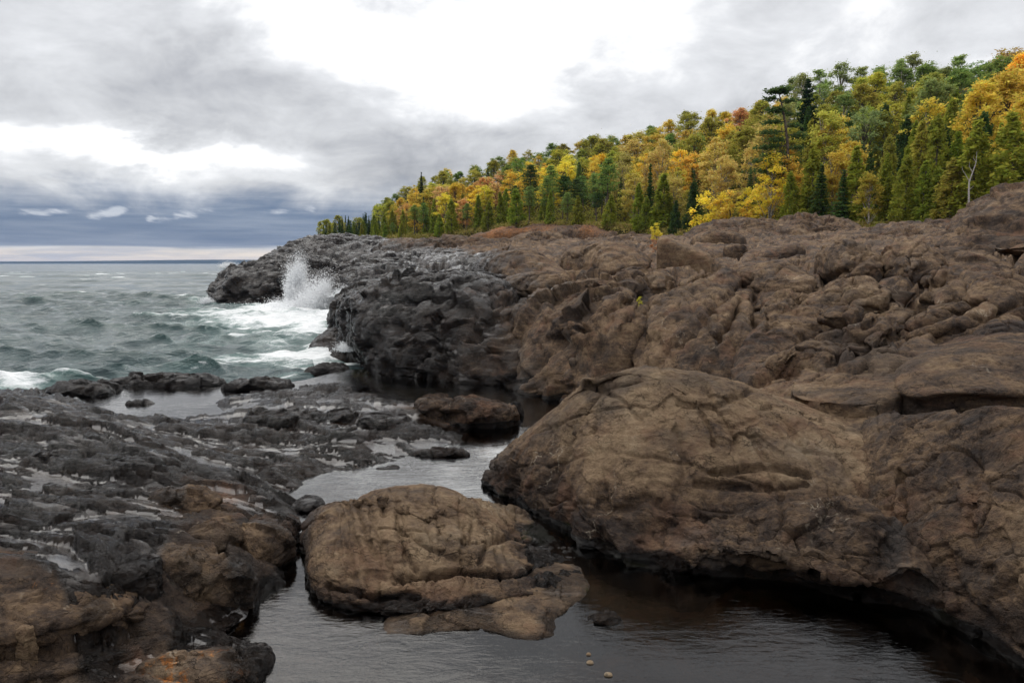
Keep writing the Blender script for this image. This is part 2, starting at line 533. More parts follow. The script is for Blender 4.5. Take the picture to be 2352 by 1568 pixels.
def mossiness(P):
    P = np.asarray(P)
    b = sstep(P[:, 2], POOL_Z + 0.20, POOL_Z + 0.05) * sstep(perlin(P * 0.9, 44), 0.0, 0.45) * (P[:, 1] < 13) * (P[:, 0] > -2.6)
    return b * 0.7


# ------------------------------------------------------------------ shapes of rock
def rock_disp(P, s):
    """Relief of weathered basalt at P (n,3): lumps, joint blocks, cracks, foliation, grit. s: amounts by name."""
    P = np.asarray(P, np.float32)
    seed = s.get('seed', 1)
    wv = np.stack([fbm(P * 0.9, 3, 50), fbm(P * 0.9, 3, 53), fbm(P * 0.9, 3, 56)], 1)
    d = np.zeros(len(P), np.float32)
    if s.get('lump'):
        d += s['lump'] * fbm(P / s.get('lump_l', 2.2), 4, seed)
    for (L, step, groove, width, pil, *fc) in s.get('blocks', ()):
        Q = P + wv * L * 0.55
        if s.get('strike') is not None:
            c_, s_ = math.cos(s['strike']), math.sin(s['strike'])
            Q = np.stack([Q[:, 0] * c_ + Q[:, 1] * s_, -Q[:, 0] * s_ + Q[:, 1] * c_, Q[:, 2]], 1)
        Q = Q / L * np.array(s.get('stretch', (1, 1, 1.25)), np.float32)
        f1, f2, rn, off = worley(Q, seed + int(L * 10))
        e = (f2 - f1)
        gate = sstep(perlin(P / (L * 2.3), seed + 8), -0.35, 0.25)
        d += step * (rn[:, 3] - 0.5) * sstep(e, 0.0, 0.16) * (0.35 + 0.65 * gate)
        d -= (groove * np.exp(-(e * L / width) ** 2)) * (0.15 + 0.85 * gate)
        d -= pil * np.minimum(f1 * f1, 0.6) * gate
        if fc:
            d += fc[0] * L * ((rn[:, :3] - 0.5) * off).sum(1) * 2.2
    for (direc, sp, wrp, depth, width) in s.get('joints', ()):
        d -= depth * joints(P, direc, sp, wrp, width, seed + int(sp * 10))
    if s.get('fol'):
        a, L, vec = s['fol']
        v1 = np.array(vec, np.float32)
        v1 /= np.linalg.norm(v1)
        along = P @ v1
        Q = (P - along[:, None] * v1 * 0.82) / L
        r = 1 - np.abs(fbm(Q + wv * 0.5, 4, seed + 20, 0.55)) * 2.2
        d += a * (r - 0.5)
    if s.get('strata'):
        a, L, vec = s['strata']
        c = P @ np.array(vec, np.float32) / L + fbm(P / (L * 2.6), 3, seed + 40) * 1.1
        w_ = c % 1.0
        d += a * ((1 - w_) * sstep(w_, 0.0, 0.10) - .45) * (.35 + .65 * sstep(perlin(P / (L * 2.2), seed + 41), -.3, .2))
    if s.get('grit'):
        a, L = s['grit']
        d += a * fbm(P / L, 4, seed + 30, 0.6)
    return d


NEAR = dict(lump=0.10, lump_l=0.9, blocks=[(0.9, 0.05, 0.05, 0.03, 0.02), (0.3, 0.025, 0.02, 0.012, 0.008)], fol=(0.03, 0.35, (0.9, 0.45, 0.1)), grit=(0.018, 0.12))


def proj(V):
    """Where places in the scene stand in the picture's own units."""
    c, s = math.cos(PITCH), math.sin(PITCH)
    z = V[:, 2] - CAM_Z
    dep = np.maximum(V[:, 1] * c - z * s, 0.2)
    return 1176 + FPX * V[:, 0] / dep, 784 - FPX * (V[:, 1] * s + z * c) / dep


def carve(V, N, lines):
    """Cut clefts (width in picture units, depth in metres) into the side of a rock along hand-drawn lines."""
    qx, qy = proj(V)
    d = np.zeros(len(V))
    wob = 5 * perlin(V * 3.1, 121)
    for pts, w, dep in lines:
        if w < 7.5:
            w, dep = 7.0, dep * 2.3
        p = np.array(pts, float)
        best = np.full(len(V), 1e9)
        for a, b in zip(p[:-1], p[1:]):
            ab = b - a
            t = np.clip(((qx - a[0]) * ab[0] + (qy - a[1]) * ab[1]) / (ab @ ab), 0, 1)
            best = np.minimum(best, np.hypot(qx - a[0] - ab[0] * t + wob * .5, qy - a[1] - ab[1] * t + wob * .35))
        d = np.maximum(d, dep * np.exp(-(best / w) ** 2)) if dep > 0 else np.where(best < 3 * w, np.minimum(d, dep * np.exp(-(best / w) ** 2)), d)
    return V - N * d[:, None]


def hit(px, py, y0=4.0, y1=100.0):
    """Where the direction (px, py) meets the bedrock's base surface."""
    d = ray(px, py)
    ys = np.exp(np.linspace(math.log(y0), math.log(y1), 260))
    P = d[None] / d[1] * ys[:, None] + np.array([0, 0, CAM_Z])
    gz = ground(P[:, :2])
    below = np.nonzero(P[:, 2] < gz)[0]
    return P[below[0]] if len(below) else P[-1]


def resample(foot, M):
    """Closed Catmull-Rom through the footprint rows (x, y, z, n, under) at M even steps."""
    A = np.array(foot, float)
    n = len(A)
    t = np.linspace(0, 1, 24, endpoint=False)[:, None]
    out = []
    for i in range(n):
        p0, p1, p2, p3 = A[(i - 1) % n], A[i], A[(i + 1) % n], A[(i + 2) % n]
        out.append(0.5 * ((2 * p1) + (-p0 + p2) * t + (2 * p0 - 5 * p1 + 4 * p2 - p3) * t ** 2 + (-p0 + 3 * p1 - 3 * p2 + p3) * t ** 3))
    out = np.concatenate(out)
    seg = np.linalg.norm(np.diff(np.vstack([out, out[:1]])[:, :3], axis=0), axis=1)
    s = np.concatenate([[0], np.cumsum(seg)])
    q = np.linspace(0, s[-1], M, endpoint=False)
    out = np.vstack([out, out[:1]])
    return np.stack([np.interp(q, s, out[:, c]) for c in range(5)], 1)


def grid_normals(V, M, K):
    A = V.reshape(K, M, 3)
    du = np.roll(A, -1, 1) - np.roll(A, 1, 1)
    dv = np.empty_like(A)
    dv[1:-1] = A[2:] - A[:-2]
    dv[0] = A[1] - A[0]
    dv[-1] = A[-1] - A[-2]
    N = np.cross(du, dv)
    N[-1] = N[-2].mean(0)
    N /= np.linalg.norm(N, axis=-1, keepdims=True) + 1e-9
    return N.reshape(-1, 3)


def outcrop(foot, top, relief, M=260, K=110, n=2.6, under=0.0, deep=0.5, tone=0.5, center=None, rust=0.0, sculpt=None, low_tone=None, wet_add=0.0, moss_add=0.0, cuts=None, low_rel=None):
    """A body of rock: closed skin over a footprint; top is one height or points the crest passes through. n rounds (2) or squares (6) its profile."""
    if M < 400:
        M, K = int(M * .62), int(K * .62)
    else:
        M, K = int(M * .88), int(K * .88)
    foot = [tuple(f) + (n, under)[len(f) - 3:] for f in foot]
    E = resample(foot, M)
    c = np.array(center if center is not None else E[:, :2].mean(0), float)[:2]
    rel = E[:, :2] - c
    R = np.linalg.norm(rel, axis=1)
    if np.isscalar(top):
        T = lambda q: np.full(len(q), float(top))
        hh = top - E[:, 2]
    else:
        A = np.array(top, float)
        sc = np.abs(A[:, :2] - A[:, :2].mean(0)).max() + 1e-6
        if len(A) < 3:
            T = lambda q: np.full(len(q), A[:, 2].mean())
        else:
            T = lambda q: np.clip(rbf((A[:, :2] - A[:, :2].mean(0)) / sc, (q - A[:, :2].mean(0)) / sc, A[:, 2], 1e-3), A[:, 2].min() - 0.8, A[:, 2].max() + 0.5)
        hh = np.full(M, A[:, 2].mean()) - E[:, 2]
    ph = np.linspace(0, math.pi / 2, 70)
    rows = np.zeros((K - 5, M, 2))
    for i in range(M):
        e = 2.0 / E[i, 3]
        rr, zz = np.cos(ph) ** e, np.sin(ph) ** e
        seg = np.hypot(np.diff(rr) * R[i], np.diff(zz) * max(hh[i], 0.05))
        s = np.concatenate([[0], np.cumsum(seg)])
        q = np.linspace(0, s[-1], K - 5)
        rows[:, i, 0] = np.interp(q, s, rr)
        rows[:, i, 1] = np.interp(q, s, zz)
    V = np.zeros((K, M, 3))
    for k in range(5):                                     # skirt below the ground
        f = (5 - k) / 5
        V[k, :, :2] = c + rel * (1 - E[:, 4] + 0.0 * f)[:, None]
        V[k, :, 2] = E[:, 2] - deep * f
    rho, zeta = rows[..., 0], rows[..., 1]
    u = 1 - E[None, :, 4] * (1 - zeta) ** 2
    V[5:, :, :2] = c + rel[None] * (rho * u)[..., None]
    tz = T(V[5:, :, :2].reshape(-1, 2)).reshape(K - 5, M)
    V[5:, :, 2] = E[None, :, 2] + (tz - E[None, :, 2]) * zeta
    V = V.reshape(-1, 3)
    if sculpt:
        V = sculpt(V)
    N = grid_normals(V, M, K)
    big = {k: v for k, v in relief.items() if k in ('lump', 'lump_l', 'seed')}
    V = V + N * rock_disp(V, big)[:, None] if big.get('lump') else V
    N = grid_normals(V, M, K)
    if cuts:
        V = carve(V, N, cuts)
        N = grid_normals(V, M, K)
    fine = {k: v for k, v in relief.items() if k != 'lump'}
    dd = rock_disp(V, fine)
    if low_rel:
        lr, z0, z1 = low_rel
        dd = dd + rock_disp(V, lr) * (1 - sstep(V[:, 2] + .25 * fbm(V * 1.6, 2, 79), z0, z1))
    dd.reshape(K, M)[-1] = dd.reshape(K, M)[-2].mean()
    V = V + N * dd[:, None]
    V.reshape(K, M, 3)[-1] = V.reshape(K, M, 3)[-2].mean(0)
    tn = np.full(len(V), tone)
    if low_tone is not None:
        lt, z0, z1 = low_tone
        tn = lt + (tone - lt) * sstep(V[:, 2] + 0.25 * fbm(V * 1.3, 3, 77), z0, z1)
    return V, M, K, dict(wet=np.clip(wetness(V) + wet_add, 0, 1), tone=tn, moss=mossiness(V) + moss_add, rust=rust + (0.30 * fbm(V * (4.0 / np.ptp(V[:, 0])), 4, 87) if rust else 0.0) * np.ones(len(V)))


def rock(name, label, cat, *a, group=None, mat=None, **kw):
    V, M, K, at = outcrop(*a, **kw)
    base = np.array([V[:, 0].mean(), V[:, 1].mean(), V[:, 2].min()])
    o = link(name, grid_mesh(name, V - base, M, K, True, at), mat or ROCK)
    o.location = base
    return props(o, label, cat, group)

# ------------------------------------------------------------------ the bedrock of the shore
GROUND = [  # px, py, height
    # wet shelf in front of the lake
    (0, 925, 1.0), (100, 915, .98), (200, 945, .88), (300, 968, .75), (430, 1000, .60), (560, 1040, .5), (640, 1080, .38), (690, 1110, .30),
    (0, 1000, 1.0), (200, 1010, .92), (400, 1050, .75), (60, 1090, .90), (200, 1100, .84), (400, 1130, .74), (560, 1150, .55), (650, 1165, .38),
    (0, 1180, .92), (200, 1190, .86), (350, 1200, .82), (500, 1200, .62), (620, 1225, .36), (0, 1260, 1.0), (200, 1270, .97), (350, 1270, .88), (480, 1255, .72),
    (545, 1270, .55), (600, 1310, .40), (650, 1345, .27), (540, 1350, .45), (560, 1400, .36), (0, 1340, 1.02), (130, 1370, .97), (240, 1375, .88), (320, 1330, .82), (0, 1420, .90), (150, 1440, .80), (300, 1440, .62),
    (430, 1400, .52), (100, 1500, .66), (250, 1490, .58), (400, 1480, .46), (500, 1460, .36), (0, 1560, .60), (300, 1560, .55), (450, 1550, .46), (560, 1540, .36), (590, 1500, .27), (600, 1568, .25), (540, 1450, .27),
    # lake edge
    (150, 897, .42), (260, 893, .36), (350, 884, .52), (450, 886, .48), (530, 893, .36), (590, 887, .48), (680, 868, .40), (750, 850, .38), (815, 850, .22),
    (60, 895, .3), (0, 890, -.1), (60, 870, -.6), (150, 870, -.4), (300, 865, -.5), (450, 866, -.5), (600, 860, -.5), (720, 825, -.4), (800, 830, -.15),
    # upper pool
    (240, 925, .06), (320, 925, .02), (420, 925, .02), (520, 915, .04), (400, 965, .06), (440, 945, .04), (330, 950, .08), (590, 905, .16),
    # shelf between the pools
    (470, 960, .42), (560, 930, .42), (650, 900, .45), (750, 885, .47), (850, 885, .44), (930, 912, .36), (600, 975, .48), (700, 950, .55), (800, 930, .52), (900, 945, .50), (980, 945, .46),
    (620, 1010, .44), (720, 1000, .48), (820, 1000, .48), (920, 995, .44), (1010, 985, .42), (700, 1045, .40), (800, 1045, .38), (900, 1030, .36), (1000, 1025, .32), (1080, 1000, .25), (850, 1065, .30),
    # channel and pools
    (900, 868, .12), (1000, 885, .10), (1100, 905, .10), (1200, 925, .10), (1290, 925, .10), (1240, 970, .10), (1180, 1010, .12), (1150, 1040, .16), (1050, 1060, .20), (950, 1080, .20), (820, 1100, .20), (730, 1120, .20),
    (680, 1165, .25), (660, 1250, .22), (670, 1310, .18), (1100, 1110, .26), (1180, 1180, .18), (1240, 1250, .16), (1330, 1300, .10), (640, 1420, .05), (720, 1450, -.05), (800, 1500, -.15), (1000, 1540, -.2), (1350, 1390, -.05), (1350, 1500, -.2),
    (1450, 1340, .0), (1650, 1400, -.2), (1700, 1500, -.25), (1900, 1420, -.1), (2050, 1500, -.25), (2200, 1530, -.1), (2330, 1560, .0), (650, 1550, .1), (1176, 1700, -.2), (1700, 1700, -.2), (2300, 1700, -.1), (700, 1700, .1),
    # ledge at the foot of the boulder
    (900, 1440, .15), (1000, 1410, .2), (1100, 1420, .2), (1200, 1400, .2), (1290, 1350, .2), (1250, 1455, .12), (1150, 1455, .12), (1385, 1435, .12), (850, 1470, .0), (1340, 1400, .05), (950, 1490, -.1),
    # under the boulders
    (950, 1250, .4), (1500, 1150, .5), (1700, 1250, .5), (1400, 1000, .5),
    # rock to the right of the pool
    (1650, 1350, .1), (1900, 1375, .1), (2050, 1405, .12), (2150, 1440, .1), (2230, 1490, .1), (2352, 1545, .1), (2120, 1400, .12), (2250, 1440, .15), (2352, 1450, .25), (2000, 1320, .2), (2100, 1310, .35), (2200, 1300, .5), (2352, 1300, .6),
    (2000, 1200, .6), (2100, 1180, .8), (2250, 1180, .95), (2352, 1180, 1.05), (2080, 1060, 1.30), (2200, 1060, 1.42), (2352, 1060, 1.55), (2000, 980, 1.50), (2150, 970, 1.62), (2352, 970, 1.72), (1850, 920, 1.6), (2050, 920, 1.72), (2250, 920, 1.80), (2352, 910, 1.85),
    (1650, 900, 1.3), (1500, 890, .7), (1380, 890, .3), (1750, 880, 1.65), (1700, 850, 1.75), (1850, 860, 1.8), (2352, 1400, .4)]
GROUND_FAR = [  # px, distance, height
    (1450, 13.5, .35), (1350, 15, .15), (1200, 18, .12), (1500, 17, .6), (1700, 14, 1.7), (1250, 21, .8), (1000, 24, 1.3), (850, 26, 1.0), (1100, 26, 2.4), (1400, 22, 2.0), (1700, 17, 2.1), (1900, 12, 2.1), (2100, 12, 2.25), (2352, 12, 2.4), (2600, 12, 2.6),
    (1800, 15, 2.3), (2000, 15, 2.55), (2200, 15, 2.75), (2352, 15, 2.95), (2600, 15, 3.2), (1700, 20, 2.75), (1900, 19, 2.95), (2050, 19, 3.1), (2200, 20, 3.4), (2352, 20, 3.55), (2600, 20, 4.),
    (1500, 23, 2.75), (1300, 26, 2.8), (1200, 30, 2.85), (1000, 30, 2.45), (860, 30, 2.0), (800, 29, 1.3), (1500, 30, 3.3), (1700, 28, 3.4), (1900, 26, 3.5), (2100, 26, 3.85), (2352, 26, 4.2), (2600, 26, 5),
    (850, 40, 2.3), (950, 40, 2.7), (1100, 40, 3.1), (1300, 40, 3.65), (1500, 38, 3.75), (1700, 36, 4.0), (1900, 36, 4.5), (2100, 36, 5.0), (2352, 38, 6.0), (2700, 38, 7),
    (860, 50, 2.4), (1000, 52, 3.6), (1150, 52, 4.2), (1350, 52, 4.7), (1550, 50, 4.9), (1700, 50, 5.3), (1900, 48, 5.5), (2100, 46, 5.6), (2352, 50, 7.0), (840, 60, 2.6), (950, 62, 4.2), (1100, 64, 5.1), (1300, 64, 5.5), (1500, 62, 5.8), (1750, 64, 6.2), (2000, 60, 6.4), (2352, 64, 7.5),
    (720, 72, 2.6), (800, 76, 4.2), (900, 80, 5.6), (1000, 82, 5.7), (1150, 84, 5.3), (1400, 84, 5.8), (1700, 85, 6.6), (2000, 85, 7.2), (2352, 85, 8.5), (700, 88, 3.5), (780, 95, 5.6), (900, 105, 6.4), (1100, 108, 5.0), (1400, 108, 5.4), (1700, 108, 6.8), (2100, 108, 9), (2600, 108, 11), (2600, 64, 8),
    # lake bed
    (700, 28, -1.0), (740, 36, -.9), (755, 45, -.9), (700, 55, -1.2), (600, 30, -1.6), (400, 30, -2), (0, 26, -2), (-400, 26, -2), (500, 50, -2), (200, 50, -2.5), (-300, 50, -3), (400, 68, -2), (420, 85, -2.2), (500, 100, -2), (620, 108, -1.5), (300, 108, -3), (0, 108, -3), (-400, 108, -3), (-300, 16, .2), (-300, 12, .9), (-300, 8, 1.1), (-300, 5, .9), (-300, 20, -1.),
    (560, 70, .5), (640, 76, 1.2), (690, 82, 2.0), (800, 36, .6), (800, 46, .6), (790, 56, .4), (660, 63, -.3),
    (0, 3, .8), (400, 3, .8), (900, 2.6, .3), (1200, 2.4, .4), (1700, 2.4, .3), (2352, 3, .4), (2700, 5, .9), (2700, 8, 1.8)]
_gp = np.array([W(*q[:2], z=q[2]) for q in GROUND] + [((q[0] - 1176) / FPX * q[1], q[1], q[2]) for q in GROUND_FAR])


def ground(xy):
    return rbf(pol(_gp), pol(xy), _gp[:, 2], 4e-4)


# long slanting joints that run on from one body of rock to the next
SLOPE_CUTS = [([(1745, 815), (1860, 760), (1985, 715), (2090, 672), (2200, 628)], 10, .34), ([(1560, 800), (1640, 705), (1725, 640)], 8, .20), ([(1900, 835), (2050, 772), (2250, 690)], 8, .20), ([(1400, 705), (1560, 650), (1700, 590)], 8, .24), ([(1290, 700), (1400, 642), (1530, 600)], 8, .24), ([(1990, 745), (2055, 690), (2125, 610)], 8, .22),
              ([(1820, 695), (1900, 642), (1990, 588)], 8, .24), ([(2150, 775), (2280, 722), (2400, 668)], 8, .18), ([(1478, 665), (1472, 760), (1440, 860)], 10, .30), ([(1735, 680), (1744, 760), (1765, 805)], 10, .30), ([(1640, 780), (1690, 720), (1700, 690)], 7, .16), ([(1130, 700), (1240, 660), (1330, 640)], 7, .16), ([(1200, 880), (1290, 760), (1370, 690)], 8, .18), ([(1020, 860), (1100, 760), (1180, 690), (1230, 660)], 9, .20), ([(900, 700), (960, 690), (1060, 668)], 7, .16)]

TU, TV = 770, 480
_u = np.linspace(-0.98, 0.98, TU)
_t = np.linspace(0, 1, TV)
_y = np.exp(np.interp(_t, [0, 0.06, 0.62, 1], [math.log(2.0), math.log(4.2), math.log(14.0), math.log(112)]))
_X = (_u[None, :] * _y[:, None])
_Y = np.repeat(_y[:, None], TU, 1)
T2 = np.stack([_X.ravel(), _Y.ravel()], 1)
# the base surface varies slowly: read it on every third line and interpolate
_cu, _ct = np.linspace(0, TU - 1, 320), np.linspace(0, TV - 1, 240)
cy = np.interp(_ct, np.arange(TV), _y)
cu = np.interp(_cu, np.arange(TU), _u)
Zc = ground(np.stack([(cu[None] * cy[:, None]).ravel(), np.repeat(cy, 320)], 1)).reshape(240, 320)
Zr = np.stack([np.interp(np.arange(TU), _cu, r) for r in Zc])
Z = np.stack([np.interp(np.arange(TV), _ct, Zr[:, i]) for i in range(TU)], 1).ravel()
P3 = np.stack([T2[:, 0], T2[:, 1], Z], 1).astype(np.float32)
_q = pol(P3)
# the low shelf by the lake is thin-bedded, the slope on the right is blocky
u_of = P3[:, 0] / P3[:, 1]
shelf = sstep(u_of, 0.10, -0.06) * sstep(P3[:, 1], 19, 16)
pool_m = sstep(P3[:, 2], 0.34, 0.22) * (P3[:, 1] < 20)
slope = 1 - shelf
slabs = dict(seed=3, lump=0.10, lump_l=0.9, stretch=(0.5, 1.25, 1.0), blocks=[(0.9, 0.085, 0.02, 0.03, 0.02, .14), (0.36, 0.045, 0.012, 0.02, 0.0, .15), (0.13, 0.012, 0.004, 0.01, 0.0, .10)], fol=(0.085, 0.30, (0.95, -0.30, 0.0)), grit=(0.022, 0.12))
blocky = dict(strata=(.04, .55, (.12, .16, 1.)), strike=math.radians(44), stretch=(.42, 1.1, 1.2), seed=5, lump=0.20, lump_l=3.0, blocks=[(2.9, 0.30, 0.50, 0.12, 0.26, .05), (1.1, 0.09, 0.15, 0.045, 0.07, .07), (0.36, 0.02, 0.03, 0.016, 0.01, .07)],
              joints=[((0.70, -0.72, 0.1), 2.3, 0.35, 0.36, 0.08), ((0.70, -0.72, 0.1), .8, 0.4, 0.12, 0.04), ((0.75, 0.66, 0.0), 2.6, 0.5, 0.18, 0.06)], fol=(0.035, 0.5, (0.7, 0.7, 0.2)), grit=(0.010, 0.16))
dz = np.zeros(len(P3), np.float32)
for wgt, sp in ((shelf, slabs), (slope, blocky)):
    ix = np.nonzero(wgt > 0.004)[0]
    dz[ix] += wgt[ix] * rock_disp(P3[ix], sp)
amp = np.interp(P3[:, 1], [0, 5, 8, 12, 25, 60], [0.7, 0.7, 0.75, 0.85, 1.1, 1.7])
amp = amp * (1 - 0.72 * pool_m * (slope > .5)) * (1 - 0.3 * pool_m)
# facing pieces of shelf rise and dip like the low scarps of tilted beds
sc = P3[:, 0] * 0.22 + P3[:, 1] * 0.58 + fbm(P3 * 0.45, 3, 61) * 1.0
saw = (sc / 0.9) % 1.0
dz += shelf * (1 - pool_m) * 0.19 * (sstep(saw, 0.0, 0.10) * (1 - saw) - 0.4) * sstep(fbm(P3 * .5, 2, 63), -0.35, 0.1)
sc2 = sc * 2.6 + fbm(P3 * 1.1, 3, 65) * .8
saw2 = sc2 % 1.0
dz += shelf * (1 - pool_m) * 0.075 * (sstep(saw2, 0.0, 0.12) * (1 - saw2) - 0.4) * sstep(fbm(P3 * .8, 2, 67), -0.2, 0.2)
sc3 = sc * 8.0 + fbm(P3 * 2.2, 3, 66) * 1.1
saw3 = sc3 % 1.0
dz += shelf * (1 - pool_m) * 0.030 * (sstep(saw3, 0.0, 0.2) * (1 - saw3) - 0.4) * sstep(fbm(P3 * 1.2, 2, 68), -0.3, 0.1)
# hollows of the shelf hold standing rain and spray
lo = -0.016 + 0.05 * fbm(P3 * 0.6, 2, 69)
pud = shelf * (1 - pool_m) * sstep(lo - dz, -0.004, 0.006) * (P3[:, 1] < 18)
dz = np.where((shelf > .6) & (pool_m < .4), np.maximum(dz, lo), dz)
P3[:, 2] = np.maximum(P3[:, 2], -2.6)
P3[:, 2] += dz * amp - .16 * slope * sstep(P3[:, 1], 11, 14) * sstep(P3[:, 1], 46, 38)
G_CUTS = [([(1745, 815), (1860, 760), (1985, 715), (2090, 672), (2200, 628)], 9, .38), ([(2050, 1060), (2075, 1200), (2085, 1330)], 5, .05), ([(2230, 1090), (2215, 1180), (2240, 1250)], 5, .04), ([(1905, 585), (1935, 640), (1960, 700)], 6, .25), ([(2080, 590), (2120, 640)], 6, .2), ([(2352, 560), (2290, 640), (2200, 720)], 7, .22),
          ([(1640, 620), (1740, 640), (1850, 625)], 5, .25), ([(1300, 600), (1420, 615), (1550, 640)], 5, .25), ([(2060, 690), (2170, 700), (2300, 690)], 6, .2), ([(2000, 850), (1880, 840), (1760, 862)], 6, .12),
          ([(240, 1335), (300, 1300), (330, 1290)], 5, .05), ([(500, 1230), (520, 1290), (560, 1370)], 6, .10), ([(230, 1440), (232, 1480)], 4, .05), ([(0, 1395), (120, 1410), (240, 1415)], 4, .04), ([(0, 1500), (180, 1480), (330, 1455)], 8, .12)]
Gn = np.zeros_like(P3)
Gn[:, 2] = 1
P3 = carve(P3, Gn, G_CUTS + SLOPE_CUTS).astype(np.float32)
del Gn
tone = 0.54 + 0.30 * fbm(P3 * 0.35, 3, 71) - 0.10 * pool_m
tone = tone - 0.22 * shelf
rust = 0.55 * np.exp(-(((P3[:, 0] - W(420, 1545, z=.5)[0]) / 0.42) ** 2 + ((P3[:, 1] - W(420, 1545, z=.5)[1]) / 0.28) ** 2))
rust += 0.30 * np.exp(-(((P3[:, 0] - W(100, 1470, z=.6)[0]) / 0.7) ** 2 + ((P3[:, 1] - W(100, 1470, z=.6)[1]) / 0.3) ** 2))
me = grid_mesh('bedrock', P3, TU, TV, False, dict(wet=wetness(P3) * (1 - .75 * sstep(P3[:, 2], .26, .16) * (P3[:, 1] < 14)), tone=tone + .25 * pool_m, moss=mossiness(P3), rust=rust, puddle=pud))
props(link('bedrock', me, ROCK), 'dark brown bedrock of the lake shore, wet and shiny on its low shelf', None, None, 'structure')
del P3, T2, _q

# ------------------------------------------------------------------ outcrops and boulders that read as bodies of their own
def xz(px, y, z):
    return ((px - 1176) / FPX * y, y, z)


BIG_CUTS = [([(1560, 870), (1640, 905), (1690, 925)], 4, .022), ([(1770, 925), (1830, 985), (1850, 1010)], 4, .022), ([(1890, 960), (1920, 1010), (1935, 1055)], 4, .022), ([(1940, 985), (1985, 1030), (2010, 1075)], 4, .022), ([(1500, 870), (1530, 890)], 4, .022), ([(1590, 1000), (1640, 990), (1700, 1005)], 4, .02), ([(1350, 920), (1400, 905), (1450, 905)], 5, .03), ([(1440, 890), (1372, 930), (1325, 985), (1300, 1060), (1270, 1130)], 30, .11), ([(1500, 925), (1560, 985), (1572, 1080), (1545, 1160)], 26, .08), ([(1450, 960), (1430, 1040), (1440, 1130)], 50, -.09), ([(1730, 920), (1810, 975), (1870, 1060), (1930, 1140)], 26, .05), ([(1640, 960), (1690, 1040), (1720, 1120)], 60, -.06), ([(1230, 1010), (1205, 1080)], 40, -.06), ([(1480, 1215), (1620, 1230), (1800, 1215)], 24, .10), ([(1380, 1130), (1420, 1200), (1470, 1250)], 20, .06), ([(1430, 895), (1370, 925), (1325, 975), (1300, 1050), (1262, 1130)], 11, .10), ([(1470, 905), (1530, 950), (1565, 1010), (1575, 1080), (1545, 1150)], 9, .06), ([(1700, 905), (1790, 960), (1850, 1030), (1905, 1100), (1940, 1150)], 10, .055),
            ([(1610, 945), (1632, 985), (1640, 1020)], 4, .03), ([(1660, 950), (1690, 1010)], 4, .03), ([(1560, 925), (1640, 935), (1720, 900)], 5, .035), ([(1850, 950), (1940, 1000), (2010, 1040)], 5, .035), ([(1800, 960), (1870, 1060)], 4, .03),
            ([(1640, 1085), (1760, 1070), (1860, 1090)], 5, .05), ([(1600, 1110), (1740, 1120), (1850, 1112)], 5, .04), ([(1420, 1170), (1480, 1140), (1530, 1165)], 14, .10), ([(1600, 1190), (1750, 1200), (1900, 1180), (2050, 1160)], 12, .09), ([(1640, 1245), (1800, 1235), (1940, 1255)], 12, .10),
            ([(1330, 880), (1400, 895), (1470, 880)], 6, .05), ([(1380, 1010), (1420, 960), (1490, 945)], 22, -.05), ([(1900, 900), (1980, 960), (2050, 1010)], 5, .03), ([(1720, 985), (1760, 1050), (1800, 1150)], 4, .03)]
FRONT_CUTS = [([(845, 1140), (862, 1215), (885, 1270), (905, 1325)], 4, .02), ([(900, 1130), (925, 1185), (940, 1240)], 4, .018), ([(990, 1150), (1010, 1215), (1035, 1250)], 4, .018), ([(1100, 1180), (1120, 1225)], 4, .018), ([(785, 1165), (798, 1250), (815, 1320)], 4, .018), ([(1215, 1265), (1235, 1300)], 4, .016), ([(1140, 1262), (1150, 1305)], 4, .016), ([(874, 1142), (880, 1178)], 4, .03), ([(820, 1151), (841, 1233), (866, 1279)], 4, .022), ([(795, 1150), (812, 1230), (835, 1290)], 4, .018), ([(850, 1160), (880, 1250), (900, 1310)], 4, .018), ([(911, 1180), (916, 1225), (932, 1271), (957, 1312)], 4.5, .028), ([(924, 1217), (986, 1258), (1048, 1279)], 4, .03),
              ([(960, 1165), (985, 1195)], 4, .018), ([(1065, 1209), (1069, 1250), (1060, 1275)], 4, .024), ([(1085, 1205), (1080, 1245)], 3.5, .02), ([(1062, 1282), (1080, 1288)], 13, .09), ([(1102, 1291), (1123, 1246), (1172, 1233), (1260, 1255)], 7, .035), ([(903, 1333), (965, 1322), (1069, 1310), (1172, 1322), (1297, 1296)], 6, .075),
              ([(1010, 1190), (1030, 1260)], 4, .015), ([(770, 1180), (782, 1270)], 4, .015), ([(1160, 1260), (1180, 1310)], 4, .02), ([(930, 1140), (1020, 1180), (1100, 1230)], 4, .015), ([(750, 1345), (850, 1368), (960, 1362)], 6, .05)]


# the large rounded boulder beside the pool
def sc_big(V):
    x, y, z = V.T
    lobe = 0.16 * np.exp(-(((x - 0.55) / 0.45) ** 2 + ((y - 8.6) / 0.6) ** 2)) - 0.14 * np.exp(-(((x - 1.12) / 0.14) ** 2)) * sstep(y, 9.9, 8.6) * sstep(z, .3, .8)
    V = V.copy()
    V[:, 2] += lobe
    return V


